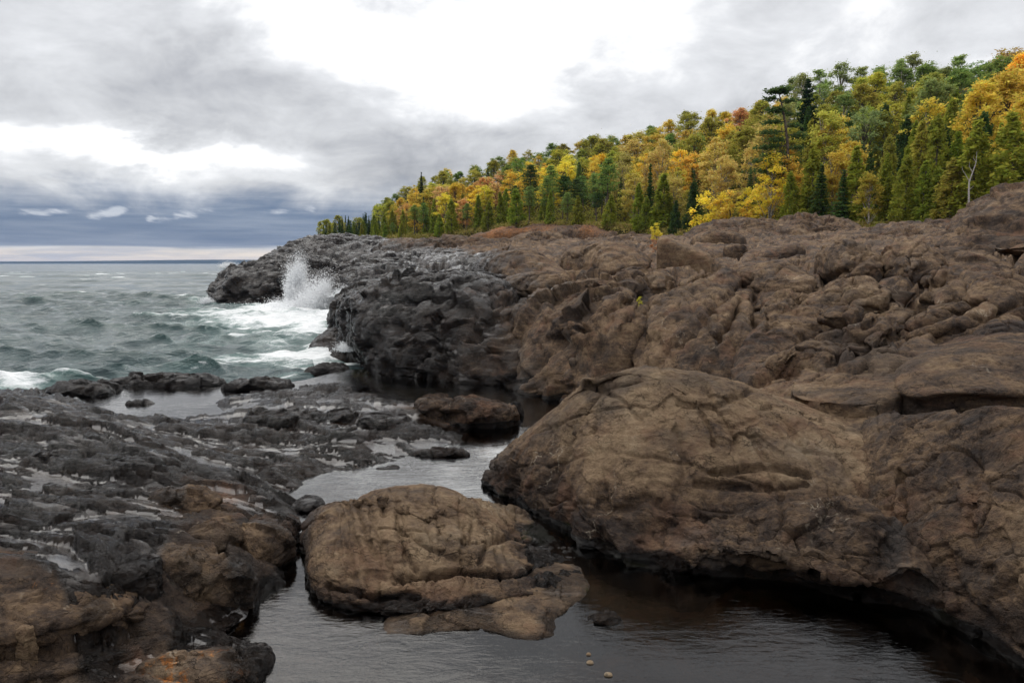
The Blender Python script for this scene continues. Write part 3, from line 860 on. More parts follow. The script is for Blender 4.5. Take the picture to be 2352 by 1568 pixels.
big_rel = dict(seed=11, lump=0.10, lump_l=1.3, joints=[((1.0, 0.25, 0.1), 0.62, 0.45, 0.055, 0.030), ((0.3, 0.6, 0.9), 0.55, 0.5, 0.035, 0.020), ((-0.5, 0.9, 0.0), 1.3, 0.4, 0.05, 0.03)],
               blocks=[(0.8, 0.02, 0.0, 0.03, 0.0, .03), (0.22, 0.006, 0.003, 0.008, 0.0, .05)], fol=(0.014, 0.20, (0.9, -0.2, -0.25)), grit=(0.012, 0.08))
rock('boulder', 'huge rounded brown boulder with curved cracks, sloping into the dark pool', 'boulder',
     [W(1112, 1120, z=.26) + (2.2,), W(1180, 1160, z=.24), W(1265, 1205, z=.24), W(1330, 1265, z=.22), W(1420, 1300, z=.22), W(1560, 1328, z=.22) + (2.6,), W(1700, 1345, z=.22), W(1880, 1365, z=.24), W(2010, 1395, z=.26),
      W(2140, 1340, z=.45) + (1.4,), W(2200, 1200, z=.85) + (1.25,), W(2170, 1060, z=1.25) + (1.25,), xz(2040, 9.7, 1.4) + (1.4,), xz(1900, 10.8, 1.5) + (1.6,), xz(1700, 11.5, 1.3), xz(1500, 12.0, .7), xz(1310, 11.9, .3) + (3.2,), xz(1195, 11.0, .2) + (3.2,), W(1140, 1085, z=.26) + (2.6,)],
     [W(1450, 838, y=10.3), W(1600, 850, y=10.2), W(1330, 872, y=10.5), W(1285, 915, y=10.3), W(1240, 985, y=10.0), W(1800, 905, y=9.7), W(1950, 975, y=9.1), W(2040, 1056, y=8.75), W(2120, 1120, y=8.3), W(1400, 950, y=9.2), W(1600, 980, y=8.9), W(1750, 1060, y=8.5), W(1500, 1100, y=8.4), W(1350, 1080, y=8.7),
      W(1250, 1060, y=9.3), W(1150, 1110, y=9.2), W(1900, 1160, y=8.0), W(1650, 1180, y=8.1), xz(1500, 11.6, 1.2), xz(1750, 11.0, 1.7)],
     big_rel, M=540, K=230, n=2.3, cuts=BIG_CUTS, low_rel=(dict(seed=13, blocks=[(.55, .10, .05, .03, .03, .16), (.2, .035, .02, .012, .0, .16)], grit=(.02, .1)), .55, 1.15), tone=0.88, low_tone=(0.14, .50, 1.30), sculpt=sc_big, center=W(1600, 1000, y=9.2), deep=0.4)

# the turtle-backed boulder standing in the pool
front_rel = dict(seed=23, lump=0.05, lump_l=0.7, joints=[((1.0, 0.10, 0.0), 0.19, 0.55, 0.030, 0.014), ((0.2, 0.5, 1.0), 0.42, 0.5, 0.035, 0.016)],
                 blocks=[(0.5, 0.012, 0.0, 0.022, 0.0, .03), (0.16, 0.005, 0.003, 0.006, 0.0, .05)], fol=(0.010, 0.13, (0.9, 0.2, -0.3)), grit=(0.010, 0.06))
rock('boulder', 'low turtle-backed brown boulder with rows of fine cracks, standing in the pool', 'boulder',
     [W(700, 1310, z=.24) + (3.2, .05), W(715, 1390, z=.22) + (3.6, .06), W(820, 1415, z=.26) + (3.2, .05), W(940, 1420, z=.33) + (2.8, .06), W(1060, 1405, z=.36) + (2.6, .06), W(1170, 1385, z=.36) + (2.6, .04), W(1260, 1355, z=.34) + (2.0,), W(1345, 1310, z=.28) + (1.6,),
      W(1335, 1275, z=.26) + (1.6,), W(1255, 1225, z=.26) + (2.,), W(1200, 1190, z=.25), xz(1150, 8.9, .24), xz(1060, 9.3, .22), xz(940, 9.3, .22) + (2.6,), xz(800, 9.0, .22), xz(720, 8.5, .22), W(692, 1245, z=.24)],
     [W(940, 1102, y=8.6), W(820, 1120, y=8.4), W(1060, 1122, y=8.5), W(745, 1165, y=8.0), W(1150, 1178, z=.66), W(1000, 1200, y=7.7), W(850, 1230, y=7.4), W(1100, 1260, y=7.3), W(1250, 1262, z=.47), W(1210, 1212, z=.48), W(760, 1290, y=7.1), W(950, 1320, y=6.95), W(1180, 1290, z=.55), W(1330, 1300, z=.38), W(1290, 1290, z=.47)],
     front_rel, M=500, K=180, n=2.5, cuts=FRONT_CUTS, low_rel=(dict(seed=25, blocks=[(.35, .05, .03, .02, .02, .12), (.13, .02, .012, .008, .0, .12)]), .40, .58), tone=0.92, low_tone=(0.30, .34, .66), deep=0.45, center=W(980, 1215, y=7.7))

# the cliff across the channel, four bodies side by side
cliff = dict(seed=31, lump=0.12, lump_l=1.9, blocks=[(2.2, 0.22, 0.10, 0.05, 0.0, .17), (0.7, 0.045, 0.05, 0.025, 0.0, .08)], joints=[((0.9, -0.3, 0.5), 1.5, 0.6, 0.14, 0.07)], strata=(.09, .75, (.30, -.15, 1.)), fol=(0.07, 0.55, (0.55, 0.3, 0.75)), grit=(0.03, 0.2))
rock('cliff_outcrop', 'wet black overhanging cliff end above the white surf', 'rock outcrop',
     [xz(850, 22.6, -.1) + (5, .10), xz(910, 21.8, 0.) + (4.5, .05), xz(1000, 21.2, .05) + (3.6, .0), xz(1110, 20.4, .05) + (3.2, .0), xz(1215, 19.9, .05) + (3.0, 0), xz(1260, 22.5, .8), xz(1240, 27.0, 2.0) + (2.2,), xz(1150, 32, 2.3) + (2.2,), xz(1000, 36, 1.9) + (2.2,), xz(860, 38, 1.2) + (2.6,),
      xz(775, 36, -.2) + (4, .06), xz(766, 31, -.4) + (5, .14), xz(788, 26.5, -.4) + (6, .20), xz(812, 23.8, -.2) + (6, .16)],
     [W(785, 690, y=25.5), W(770, 655, y=34), W(870, 672, y=25), W(1000, 664, y=24), W(1120, 642, y=25), W(900, 640, y=33), W(1050, 630, y=31), W(1180, 640, y=26), W(950, 720, y=22.6), W(1100, 700, y=22.2), W(1200, 760, y=20.8), W(880, 715, y=23.3)],
     cliff, M=460, K=210, cuts=SLOPE_CUTS, n=3.0, tone=0.34, deep=0.8, wet_add=0.0, center=xz(1000, 27, 0))
rock('cliff_outcrop', 'stained brown rock buttress with a pale grey seep, rising from the channel', 'rock outcrop',
     [xz(1195, 18.9, .05) + (4,), xz(1250, 18.2, .05) + (4,), xz(1330, 17.2, .05) + (4,), xz(1400, 16.4, .15) + (4,), xz(1480, 16.0, .4) + (4,), xz(1500, 18, 1.2) + (3,), xz(1500, 22, 2.2) + (2.4,), xz(1380, 26, 2.5) + (2.2,), xz(1260, 25, 2.1) + (2.4,), xz(1190, 21.5, 1.0) + (3,)],
     [W(1240, 770, y=19.6), W(1300, 720, y=19.5), W(1400, 690, y=18.6), W(1440, 665, y=20), W(1330, 648, y=23.5), W(1460, 690, y=18.0), W(1210, 830, y=19.2), W(1470, 780, y=16.8), W(1290, 790, y=18.4), W(1250, 660, y=22.5)],
     dict(cliff, seed=33, lump=0.26), M=320, K=150, cuts=SLOPE_CUTS, n=3.2, tone=0.54, deep=0.6)
rock('cliff_outcrop', 'steep ribbed grey-brown rock slab with slanting grooves behind the huge boulder', 'rock outcrop',
     [xz(1465, 15.4, .4) + (3,), xz(1550, 14.6, .7) + (3,), xz(1660, 14.2, 1.0) + (3.4,), xz(1745, 14.4, 1.4) + (4.,), xz(1770, 16, 1.9) + (3.4,), xz(1720, 20, 2.5) + (2.2,), xz(1600, 23, 2.6) + (2.2,), xz(1500, 21, 2.3) + (2.4,), xz(1462, 18, 1.2) + (3,)],
     [W(1500, 655, y=19.5), W(1600, 640, y=20.5), W(1680, 668, y=18.3), W(1730, 740, y=16.2), W(1690, 760, y=15.4), W(1600, 720, y=16.5), W(1520, 740, y=16.6), W(1500, 820, y=15.6), W(1620, 800, y=15.0), W(1720, 790, y=15.2)],
     dict(seed=35, lump=0.16, lump_l=1.6, joints=[((0.95, -0.1, 0.42), 0.42, 0.7, 0.10, 0.05), ((0.95, -0.1, 0.42), 1.2, 0.7, 0.14, 0.07)], blocks=[(1.4, 0.12, 0.08, 0.05, 0.05)], fol=(0.12, 0.45, (-0.42, 0.1, 0.9)), grit=(0.03, 0.2)),
     M=320, K=150, cuts=SLOPE_CUTS, n=2.6, tone=0.64, deep=0.6)
rock('cliff_outcrop', 'small cracked reddish-brown rock wedged between ribbed slab and blocky slope', 'rock outcrop',
     [xz(1690, 13.2, 1.3), xz(1760, 12.8, 1.5), xz(1830, 13.2, 1.7), xz(1850, 14.6, 2.), xz(1780, 15.6, 2.), xz(1710, 14.8, 1.8)],
     [W(1740, 790, y=14.0), W(1790, 775, y=14.4), W(1830, 800, y=14), W(1720, 820, y=13.6)], dict(cliff, seed=37, lump=.10, blocks=[(.6, .12, .06, .04, .05)]), M=180, K=80, n=3, tone=.45)
rock('cliff_outcrop', 'broad blocky brown rock face right of the dark cleft', 'rock outcrop',
     [xz(1735, 15.0, 1.6) + (4,), xz(1810, 13.6, 1.75) + (3.5,), xz(1900, 13.0, 2.0) + (3,), xz(2020, 13.4, 2.2), xz(2080, 15, 2.5) + (2.2,), xz(2050, 18, 2.9) + (2.2,), xz(1950, 20.5, 3.0) + (2.2,), xz(1830, 20, 2.8) + (2.2,), xz(1750, 18, 2.3) + (3,)],
     [W(1750, 690, y=17), W(1850, 665, y=18.5), W(1950, 655, y=19), W(2000, 700, y=16.5), W(1900, 720, y=15.5), W(1800, 745, y=14.9), W(1900, 770, y=14), W(1770, 750, y=15.2), W(2030, 680, y=17)],
     dict(cliff, seed=39, lump=.16, blocks=[(1.2, 0.22, 0.20, 0.06, 0.12, .08), (0.5, 0.06, 0.05, 0.03, 0.04, .08)]), M=320, K=140, cuts=SLOPE_CUTS, n=2.5, tone=0.60)

rock('rock_outcrop', 'rough cracked dark bank of rock along the pool at the lower right edge', 'rock outcrop',
     [W(1960, 1376, z=.22) + (2.6,), W(2050, 1400, z=.22), W(2150, 1432, z=.22), W(2250, 1486, z=.22), W(2352, 1545, z=.22), W(2500, 1640, z=.2), W(2760, 1640, z=.3), W(2800, 1250, z=.9), W(2650, 1040, z=1.4) + (2.,), W(2352, 1010, z=1.4) + (2.,), W(2100, 1010, z=1.35) + (2.,), W(1980, 1040, z=1.0) + (2.,), W(1900, 1180, z=.7) + (2.,), W(1900, 1300, z=.35) + (2.,)],
     [W(2100, 1100, z=1.3), W(2250, 1080, z=1.55), W(2352, 1100, z=1.62), W(2120, 1220, z=1.02), W(2250, 1250, z=1.12), W(2352, 1280, z=1.16), W(2100, 1330, z=.68), W(2230, 1380, z=.76), W(2352, 1440, z=.80), W(2550, 1300, z=1.4), W(2500, 1450, z=1.), W(2010, 1310, z=.58), W(2000, 1150, y=8.05), W(2000, 1260, y=7.6), W(1880, 1270, y=7.7), W(1850, 1340, y=7.35), W(1900, 1180, y=8.1), W(1780, 1270, z=.60), W(1650, 1262, z=.56), W(1550, 1268, z=.45), W(1780, 1200, z=.78)],
     dict(seed=27, lump=.12, lump_l=1.1, blocks=[(1.1, .04, .05, .03, .04, .04), (.42, .025, .025, .018, .02, .07), (.15, .010, .008, .008, .0, .09)], fol=(.02, .25, (.8, -.3, .2)), grit=(.018, .12)), M=420, K=170, n=2.2, tone=.40, center=W(2200, 1240, z=.9),
     cuts=[([(2060, 1080), (2080, 1180), (2075, 1230), (2085, 1300)], 5, .04), ([(2235, 1110), (2215, 1190), (2245, 1250)], 4, .03)])

rock('rock_outcrop', 'long rough dark belt of broken rock along the waterline under the huge boulder', 'rock outcrop',
     [W(1400, 1292, z=.20) + (2.2,), W(1480, 1314, z=.20) + (2.6,), W(1600, 1336, z=.21) + (3,), W(1720, 1346, z=.21) + (3,), W(1860, 1362, z=.21) + (3,), W(1990, 1386, z=.21) + (3,), W(2110, 1420, z=.21) + (2.6,), W(2190, 1400, z=.4) + (2.,), W(2150, 1280, z=.7) + (1.6,), W(2020, 1210, z=.75) + (1.5,), W(1850, 1190, z=.72) + (1.5,), W(1700, 1200, z=.6) + (1.5,), W(1560, 1220, z=.4) + (1.6,), W(1450, 1240, z=.3) + (1.8,)],
     [W(1500, 1280, z=.42), W(1620, 1270, z=.56), W(1760, 1262, z=.66), W(1900, 1270, z=.68), W(2030, 1290, z=.70), W(2110, 1320, z=.72), W(1700, 1222, z=.74), W(1850, 1212, z=.84), W(2000, 1230, z=.90), W(2100, 1270, z=.9)],
     dict(seed=29, lump=.07, lump_l=.7, blocks=[(.6, .07, .06, .025, .03, .12), (.22, .03, .025, .012, .0, .14), (.1, .008, .006, .006, .0, .10)], fol=(.02, .2, (.95, .1, .1)), grit=(.016, .1)), M=400, K=110, n=2.6, tone=.34, center=W(1800, 1285, z=.6), deep=.4)

# the overhanging slab on the right and the low slab in front of it
rock('rock_slab', 'thick smooth brown slab overhanging a black gap', 'rock slab',
     [xz(2095, 9.5, 1.76) + (3.2, .10), xz(2200, 9.3, 1.86) + (3.2, .14), xz(2352, 9.2, 1.88) + (3.2, .14), xz(2480, 9.5, 1.9) + (3.,), xz(2560, 10.8, 2.1), xz(2450, 12.6, 2.4) + (2.,), xz(2280, 13.2, 2.4) + (2.,), xz(2130, 12.2, 2.1) + (2.2,), xz(2060, 10.6, 1.85)],
     [W(2120, 855, y=9.9), W(2200, 815, y=10.4), W(2300, 790, y=10.9), W(2352, 780, y=11.2), W(2160, 800, y=11.4), W(2480, 800, y=10.8), W(2300, 850, y=9.9)],
     dict(seed=41, lump=.10, lump_l=1.2, joints=[((.5, .8, .2), .8, .5, .03, .02)], blocks=[(.8, .03, .03, .02, .02)], fol=(.025, .25, (.9, -.2, -.1)), grit=(.014, .1)), M=260, K=110, n=2.6, tone=.58)
rock('rock_slab', 'low pale brown slab with a ragged broken front edge', 'rock slab',
     [xz(1830, 10.6, 1.72) + (3,), xz(1930, 9.9, 1.70) + (4,), xz(2040, 9.7, 1.70) + (4,), xz(2110, 10.3, 1.76) + (3,), xz(2120, 11.6, 2.) + (2,), xz(1990, 12.3, 2.0) + (2,), xz(1860, 12.0, 1.9) + (2,)],
     [W(1870, 880, y=11), W(1980, 868, y=10.8), W(2060, 870, y=10.4), W(2050, 830, y=11.6), W(1930, 850, y=11.5)],
     dict(seed=43, lump=.06, lump_l=.9, blocks=[(.5, .06, .04, .02, .02)], fol=(.03, .2, (.9, -.1, .1)), grit=(.014, .1)), M=220, K=80, n=3, tone=.66)
# the dark mass at the upper right edge
top_rel = dict(seed=47, lump=.30, lump_l=2.4, blocks=[(2.0, .40, .24, .08, .16, .06), (.7, .06, .05, .03, .03, .08)], joints=[((.6, -.4, .7), 2.2, .5, .2, .09)], strata=(.16, .8, (.35, -.1, 1.)), fol=(.06, .6, (.7, .3, .5)), grit=(.03, .2))
rock('rock_outcrop', 'tall dark rock mass with bulging overhung base at the upper right edge', 'rock outcrop',
     [xz(2150, 27.5, 3.9) + (3.5, .0), xz(2230, 26.5, 3.8) + (4, .10), xz(2352, 25.5, 3.8) + (4, .16), xz(2520, 25, 3.8) + (4, .12), xz(2660, 27, 4.2), xz(2680, 33, 5) + (2.2,), xz(2500, 37, 5.2) + (2.2,), xz(2300, 36, 4.8) + (2.2,), xz(2175, 32, 4.4) + (2.4,)],
     [W(2175, 520, y=29), W(2210, 490, y=29.5), W(2280, 455, y=30), W(2352, 425, y=31), W(2450, 400, y=32), W(2560, 400, y=31), W(2300, 520, y=27.5), W(2250, 540, y=27.3), W(2400, 500, y=27.5)],
     top_rel, M=320, K=150, n=2.8, tone=.42)
rock('rock_outcrop', 'rounded brown rock shoulder below the dark overhung mass', 'rock outcrop',
     [xz(2130, 21.5, 3.0), xz(2200, 20, 3.0), xz(2290, 20, 3.1), xz(2320, 22, 3.4), xz(2260, 24.5, 3.6), xz(2160, 24, 3.5)],
     [W(2150, 600, y=22.5), W(2210, 585, y=22.6), W(2280, 610, y=22), W(2220, 630, y=21)], dict(top_rel, seed=48, lump=.14, blocks=[(1.1, .1, .1, .05, .06)]), M=200, K=90, n=2.3, tone=.5)

# pillows and slabs of the blocky slope, each a body between dark clefts
def pillow(label, x0, x1, ytop, ybase, depth, tone=.48, n=2.4, seed=1, skew=0.0, name='rock_outcrop', M=240, K=100, cat='rock outcrop'):
    """A rounded slab that fills x0..x1 across and ytop..ybase high in the photo's own units, standing on the bedrock."""
    xc = (x0 + x1) / 2
    f = [hit(x0 + (x1 - x0) * t, ybase - abs(t - .5) * .30 * (ybase - ytop) + skew * (t - .5)) for t in (.0, .25, .5, .75, 1.)]
    yb = [q[1] + depth * s_ for q, s_ in zip(f[::-1], (.55, .95, 1.0, .95, .55))]
    bk = [np.array([((x1 - (x1 - x0) * t) - 1176) / FPX * y_, y_, 0]) for t, y_ in zip((.02, .25, .5, .75, .98), yb)]
    for q in bk:
        q[2] = ground(q[None, :2])[0]
    ft = [(q[0], q[1], q[2] - .12, n + .6) for q in f] + [(q[0], q[1], q[2] - .1, 2.0) for q in bk]
    yt = f[2][1] + depth * .42
    ytop -= 9
    tp = [W(xc + (x1 - x0) * a, ytop + b * (ybase - ytop) + skew * a, y=yt + c * depth) for a, b, c in ((-.32, .22, -.05), (-.1, .02, .05), (.14, .0, .05), (.34, .24, -.05), (0, .10, .3), (-.1, .42, -.30), (.2, .42, -.30))]
    d_ = math.sqrt(f[2][1] / 15)
    r = dict(seed=seed, lump=.08 * d_, lump_l=1.3 * d_, blocks=[(1.0 * d_, .10 * d_, .10 * d_, .035 * d_, .07, .06), (.36, .02, .02, .016, .01, .08)], joints=[((.70, -.72, .15), .8 * d_, .4, .10 * d_, .035 * d_), ((.7, .6, .3), 1.5 * d_, .5, .08 * d_, .03 * d_)], strike=math.radians(44), stretch=(.5, 1.1, 1.2), strata=(.03 * d_, .34 * d_, (.25, -.2, 1.)), fol=(.03, .35, (.7, .7, .3)), grit=(.009, .14))
    return rock(name, label, cat, ft, tp, r, M=M, K=K, n=n, tone=tone + .12, deep=.5, cuts=SLOPE_CUTS)


for i, q in enumerate([
        ('smooth wave-worn brown crown of the cliff, paler than its face', 1110, 1375, 634, 700, 3.5, .60, 2.2),
        ('rounded brown mass above the ribbed slab', 1545, 1745, 626, 705, 3.2, .50, 2.3),
        ('low brown hump left of the rounded mass above the ribbed slab', 1400, 1560, 618, 676, 3.0, .46, 2.3),
        ('long brown ridge with a dark hollow along its foot, under the square-ended block', 1650, 1885, 612, 672, 3.6, .52, 2.4),
        ('broken pillow-like rocks below the long grey-brown ridge', 1875, 2030, 560, 632, 3.5, .46, 2.5),
        ('smooth rounded brown ridge in the middle of the slope, left of the long cleft', 1860, 2062, 644, 712, 2.6, .60, 2.5),
        ('blocky brown step under the smooth rounded ridge', 1880, 2050, 706, 770, 2.0, .46, 3.0),
        ('rounded pillow of rock just right of the long diagonal cleft', 2105, 2225, 630, 708, 2.4, .44, 2.3),
        ('cracked brown hump at the right edge under the rock shoulder', 2215, 2400, 634, 728, 2.6, .42, 2.4),
        ('wide low smooth pillow below the diagonal cleft at the right edge', 2080, 2345, 700, 766, 2.0, .56, 2.2),
        ('small round brown rock beside the pale low slab', 1985, 2060, 770, 812, .9, .52, 2.3),
        ('broad dull brown slab at the foot of the slope behind the huge boulder', 1770, 1990, 790, 858, 1.6, .46, 2.3),
        ('dark creased rock at the right edge above the overhanging slab', 2240, 2420, 745, 800, 1.6, .36, 2.4),
        ('low reddish-brown swell left of the tilted grey-faced block', 1290, 1500, 566, 622, 5.0, .50, 2.2),
        ('wide brown swell between the shiny ledges and the cliff crown', 1080, 1300, 586, 640, 6.0, .44, 2.2),
        ('rounded brown hump at the foot of the dark overhung mass', 2020, 2170, 566, 628, 3.2, .42, 2.4)]):
    pillow(*q, seed=130 + i * 3)

# ridges against the trees
ridge = dict(seed=51, lump=.30, lump_l=3.2, blocks=[(2.8, .45, .26, .12, .22, .07), (.9, .12, .09, .05, .04, .09)], strata=(.28, .9, (.2, -.15, 1.)), fol=(.10, .9, (.85, .3, .25)), grit=(.05, .35))
for lab, ft, tp, tn, sd in [
        ('low humped reddish-brown ridge below the yellow shoreline trees', [(1555, 57, 5), (1640, 52, 4.6), (1760, 51, 4.6), (1830, 54, 5), (1800, 66, 6), (1690, 70, 6.2), (1580, 66, 5.6)], [(1590, 533, 60), (1660, 508, 61), (1735, 500, 61), (1790, 520, 60), (1700, 540, 55)], .44, 51),
        ('knobbly brown ridge crowned by one raised boulder, in front of cedars', [(1760, 54, 5), (1830, 50, 4.8), (1930, 49, 5.), (1990, 53, 5.4), (1950, 63, 6.2), (1850, 66, 6.4), (1775, 62, 6)], [(1790, 508, 58), (1835, 492, 58), (1880, 515, 57), (1930, 530, 56), (1850, 540, 52.5)], .5, 53),
        ('long smooth grey-brown ridge leading up to the dark overhung mass', [(1900, 46, 4.8), (2000, 40, 4.6), (2110, 36, 4.4), (2200, 36, 4.8), (2220, 44, 5.8), (2120, 50, 6.2), (1980, 54, 6)], [(1950, 552, 47), (2020, 530, 46), (2100, 510, 44), (2170, 502, 42), (2080, 545, 40)], .42, 55),
        ('flat-topped brown ridge left of the tilted grey-faced block', [(1300, 58, 4.8), (1420, 53, 4.6), (1560, 52, 4.8), (1590, 58, 5.4), (1500, 66, 5.8), (1350, 66, 5.6)], [(1340, 545, 61), (1430, 536, 61), (1480, 537, 61), (1550, 548, 59), (1440, 560, 56)], .5, 57),
        ('rounded reddish-brown hump beside the orange cliff', [(1165, 67, 5), (1230, 62, 4.8), (1310, 62, 5), (1330, 68, 5.6), (1260, 76, 6), (1180, 76, 5.8)], [(1195, 545, 70), (1225, 533, 70), (1270, 537, 70), (1310, 550, 68)], .52, 59)]:
    rock('rock_ridge', lab, 'rock ridge', [xz(*f) for f in ft], [(lambda q: (q[0], q[1], q[2] - .42))(W(a, b, y=c)) for a, b, c in tp], dict(ridge, seed=sd), M=260, K=90, n=2.4, tone=tn, deep=1.0)

# headland
head = dict(seed=61, lump=.5, lump_l=3.4, blocks=[(2.8, .45, .20, .12, .08, .12), (.9, .14, .1, .05, .02, .13)], strata=(.50, 1.25, (.22, -.12, 1.)), fol=(.14, 1.0, (.75, .5, .35)), grit=(.06, .4))
rock('headland_rock', 'square black headland block with a sheer wet face over the surf', 'headland',
     [xz(487, 65, -.3) + (5,), xz(560, 62.5, -.3) + (5,), xz(660, 61.5, -.3) + (5,), xz(740, 61, -.2) + (4.5,), xz(790, 64, .4) + (3,), xz(780, 74, 1.6), xz(680, 80, 1) + (3,), xz(560, 78, -.3) + (4,), xz(495, 72, -.4) + (5,)],
     [W(498, 648, y=67), W(520, 625, y=67.5), W(600, 605, y=68), W(680, 600, y=68), W(760, 598, y=69), W(560, 606, y=73), W(700, 590, y=74), W(580, 630, y=64.5), W(700, 625, y=63.5)],
     head, M=340, K=150, n=4, tone=.30, deep=1.2)
rock('headland_rock', 'dark wet upper tier of the headland with a sloping back', 'headland',
     [xz(582, 78, 1.8) + (3,), xz(680, 72, 2.4) + (3,), xz(780, 70, 2.8) + (3,), xz(880, 70, 3.4) + (2.4,), xz(950, 76, 4.6) + (2.2,), xz(900, 92, 5.4) + (2.2,), xz(780, 100, 4.8), xz(680, 98, 3), xz(600, 90, 1.5) + (3,)],
     [W(596, 592, y=81), W(640, 570, y=82), W(690, 553, y=84), W(750, 545, y=86), W(850, 552, y=86), W(930, 556, y=84), W(720, 580, y=76), W(820, 580, y=75)],
     dict(head, seed=63), M=300, K=120, n=2.6, tone=.34, deep=1.2)
rock('headland_rock', 'black undercut ledge behind the spray, under a shiny wet top', 'headland',
     [xz(758, 55, .0) + (4, .05), xz(800, 50, .6) + (4, .12), xz(880, 48, 1.6) + (4, .12), xz(960, 48.5, 2.2) + (3, .08), xz(1020, 52, 3.) + (2.2,), xz(1000, 62, 3.8) + (2.2,), xz(880, 66, 3.2) + (2.2,), xz(780, 63, 1.5) + (3,)],
     [W(775, 625, y=56), W(820, 615, y=54), W(900, 608, y=52.5), W(960, 615, y=52), W(900, 592, y=60), W(800, 600, y=60), W(980, 600, y=57)],
     dict(head, seed=65, lump=.3), M=280, K=110, n=3, tone=.30, deep=1.0)
rock('rock_ridge', 'low brown swell of rock above the shiny wet ledges', 'rock ridge',
     [xz(850, 68, 4), xz(950, 64, 4.2), xz(1080, 60, 4.4), xz(1170, 62, 4.9), xz(1150, 74, 5.8), xz(1000, 82, 6), xz(880, 80, 5.4)],
     [W(900, 562, y=73), W(980, 558, y=72), W(1080, 560, y=70), W(1140, 556, y=69)], dict(ridge, seed=67), M=260, K=90, n=2.3, tone=.48, deep=1.0)
# rock awash in the surf
rock('rock', 'low wave-washed brown rock half under the surf', 'rock',
     [xz(698, 28.6, -.2), xz(740, 27.4, -.2), xz(800, 27.2, -.2), xz(820, 29, -.2), xz(790, 31.5, -.2), xz(720, 31, -.2)],
     [W(715, 775, y=29.3), W(760, 756, y=29.8), W(800, 760, y=29.6), W(740, 780, y=28.3)], dict(seed=69, lump=.12, lump_l=.9, blocks=[(.7, .1, .06, .04, .05)], fol=(.05, .3, (.9, .2, .2)), grit=(.02, .15)), M=170, K=70, n=2.2, tone=.6, deep=.4)


# ------------------------------------------------------------------ loose and standing stones
def stone(label, px, py, z, w, dpt, h, rel=1.0, tone=.5, n=3.0, rot=0.0, name='rock', cat='rock', group=None, M=150, K=64, seed=None, tilt=(0, 0), corners=7, rust=0.0, wet_add=0.0, flat=1.0):
    """A stone whose front foot stands at (px, py, z): w across, dpt deep, h high."""
    sd = seed or int(px * 7 + py)
    rg = np.random.RandomState(sd)
    x0, y0, _ = W(px, py, z=z)
    cy_ = y0 + dpt / 2
    ft = []
    for i in range(corners):
        a = 2 * math.pi * (i + rg.uniform(-.25, .25)) / corners
        ca, sa = math.cos(a), math.sin(a)
        k = 1.0 / max(abs(ca), abs(sa)) ** 0.55
        ex, ey = ca * w / 2 * k * rg.uniform(.86, 1.06), sa * dpt / 2 * k * rg.uniform(.86, 1.06)
        ft.append((x0 + ex * math.cos(rot) - ey * math.sin(rot), cy_ + ex * math.sin(rot) + ey * math.cos(rot), z - .06))
    tp = [(x0 + a * w * .35, cy_ + b * dpt * .35, z + h * (1 + tilt[0] * a + tilt[1] * b) * rg.uniform(.92, 1.05)) for a, b in ((-1, -1), (1, -1), (1, 1), (-1, 1), (0, 0))]
    s = min(w, dpt)
    r = dict(seed=sd % 90, lump=.10 * s * rel, lump_l=.55 * s + .05, blocks=[(.6 * s + .05, .12 * h * rel, .012 * s * rel, .03 * s, .0, .16 * rel), (.2 * s + .03, .025 * s, .008 * s, .012 * s, .0, .14)], fol=(.03 * s * rel, .22 * s + .03, (.8, .4, .3)), grit=(.018 * s, .12 * s + .02))
    return rock(name, label, cat, ft, tp, r, M=M, K=K, n=n, tone=tone, deep=.25 + .1 * h, group=group, rust=rust, wet_add=wet_add)


stone('brown rounded rock at the end of the low rocks in the channel', 1095, 985, .30, 1.5, 1.1, .50, tone=.36, n=3.2, seed=5, M=220, K=100)
stone('small black wet rock touching the brown rounded rock in the channel', 1180, 958, .30, .42, .4, .26, tone=.3, wet_add=.5)
stone('brown-topped upright rock left of the rounded channel rock', 1000, 975, .32, .95, .9, .50, tone=.34, n=3.4, seed=8, M=190, K=84)
stone('dark angular block with a shiny flat top on the wet shelf', 875, 1000, .36, 1.1, 1.0, .30, tone=.34, n=5, seed=12, M=190, K=84, rot=.2, wet_add=.3)
stone('small dark wedge of rock with black hollow front on the shelf', 765, 985, .40, .66, .7, .25, tone=.3, n=4, seed=14, wet_add=.3, tilt=(.3, .2))
stone('long dark wet rock with broken steep front on the shelf', 640, 990, .42, 1.7, 1.1, .25, tone=.3, n=4, seed=17, M=220, K=84, wet_add=.4, rot=-.1)
stone('black weed-dark rock at the lake edge between lake and upper pool', 350, 893, .25, 3.2, 1.3, .27, tone=.3, n=2.4, seed=19, M=220, K=80, wet_add=.6)
stone('jagged black rock at the lake edge beside the wet mound', 165, 915, .25, 1.8, 1.3, .32, tone=.3, n=2.6, seed=21, M=190, K=76, wet_add=.6)
stone('small black rock at the lake edge above the long shelf rock', 575, 900, .28, 1.8, 1.0, .25, tone=.3, n=3, seed=24, M=190, K=70, wet_add=.6)
stone('low black rock awash under the white wave tongue', 745, 858, .2, 1.5, .9, .24, tone=.3, n=2.3, seed=26, wet_add=.6)
stone('tiny black rock islet in the upper pool', 315, 938, .22, .8, .4, .16, tone=.3, n=2.2, seed=27, wet_add=.6, M=120, K=40)
stone('flat dark rock lying in the bright water of the channel', 1010, 1055, .26, 1.1, .35, .14, tone=.35, n=3, seed=29, wet_add=.4)
stone('half-dry brown rock back with a dark grey end on the shelf', 400, 1178, .66, 1.05, .55, .24, tone=.62, n=2.6, seed=31, M=200, K=80, rot=-.28)
stone('small square dark block on the wet mound', 85, 1078, .84, .32, .3, .20, tone=.32, n=4.5, seed=33, wet_add=.4)
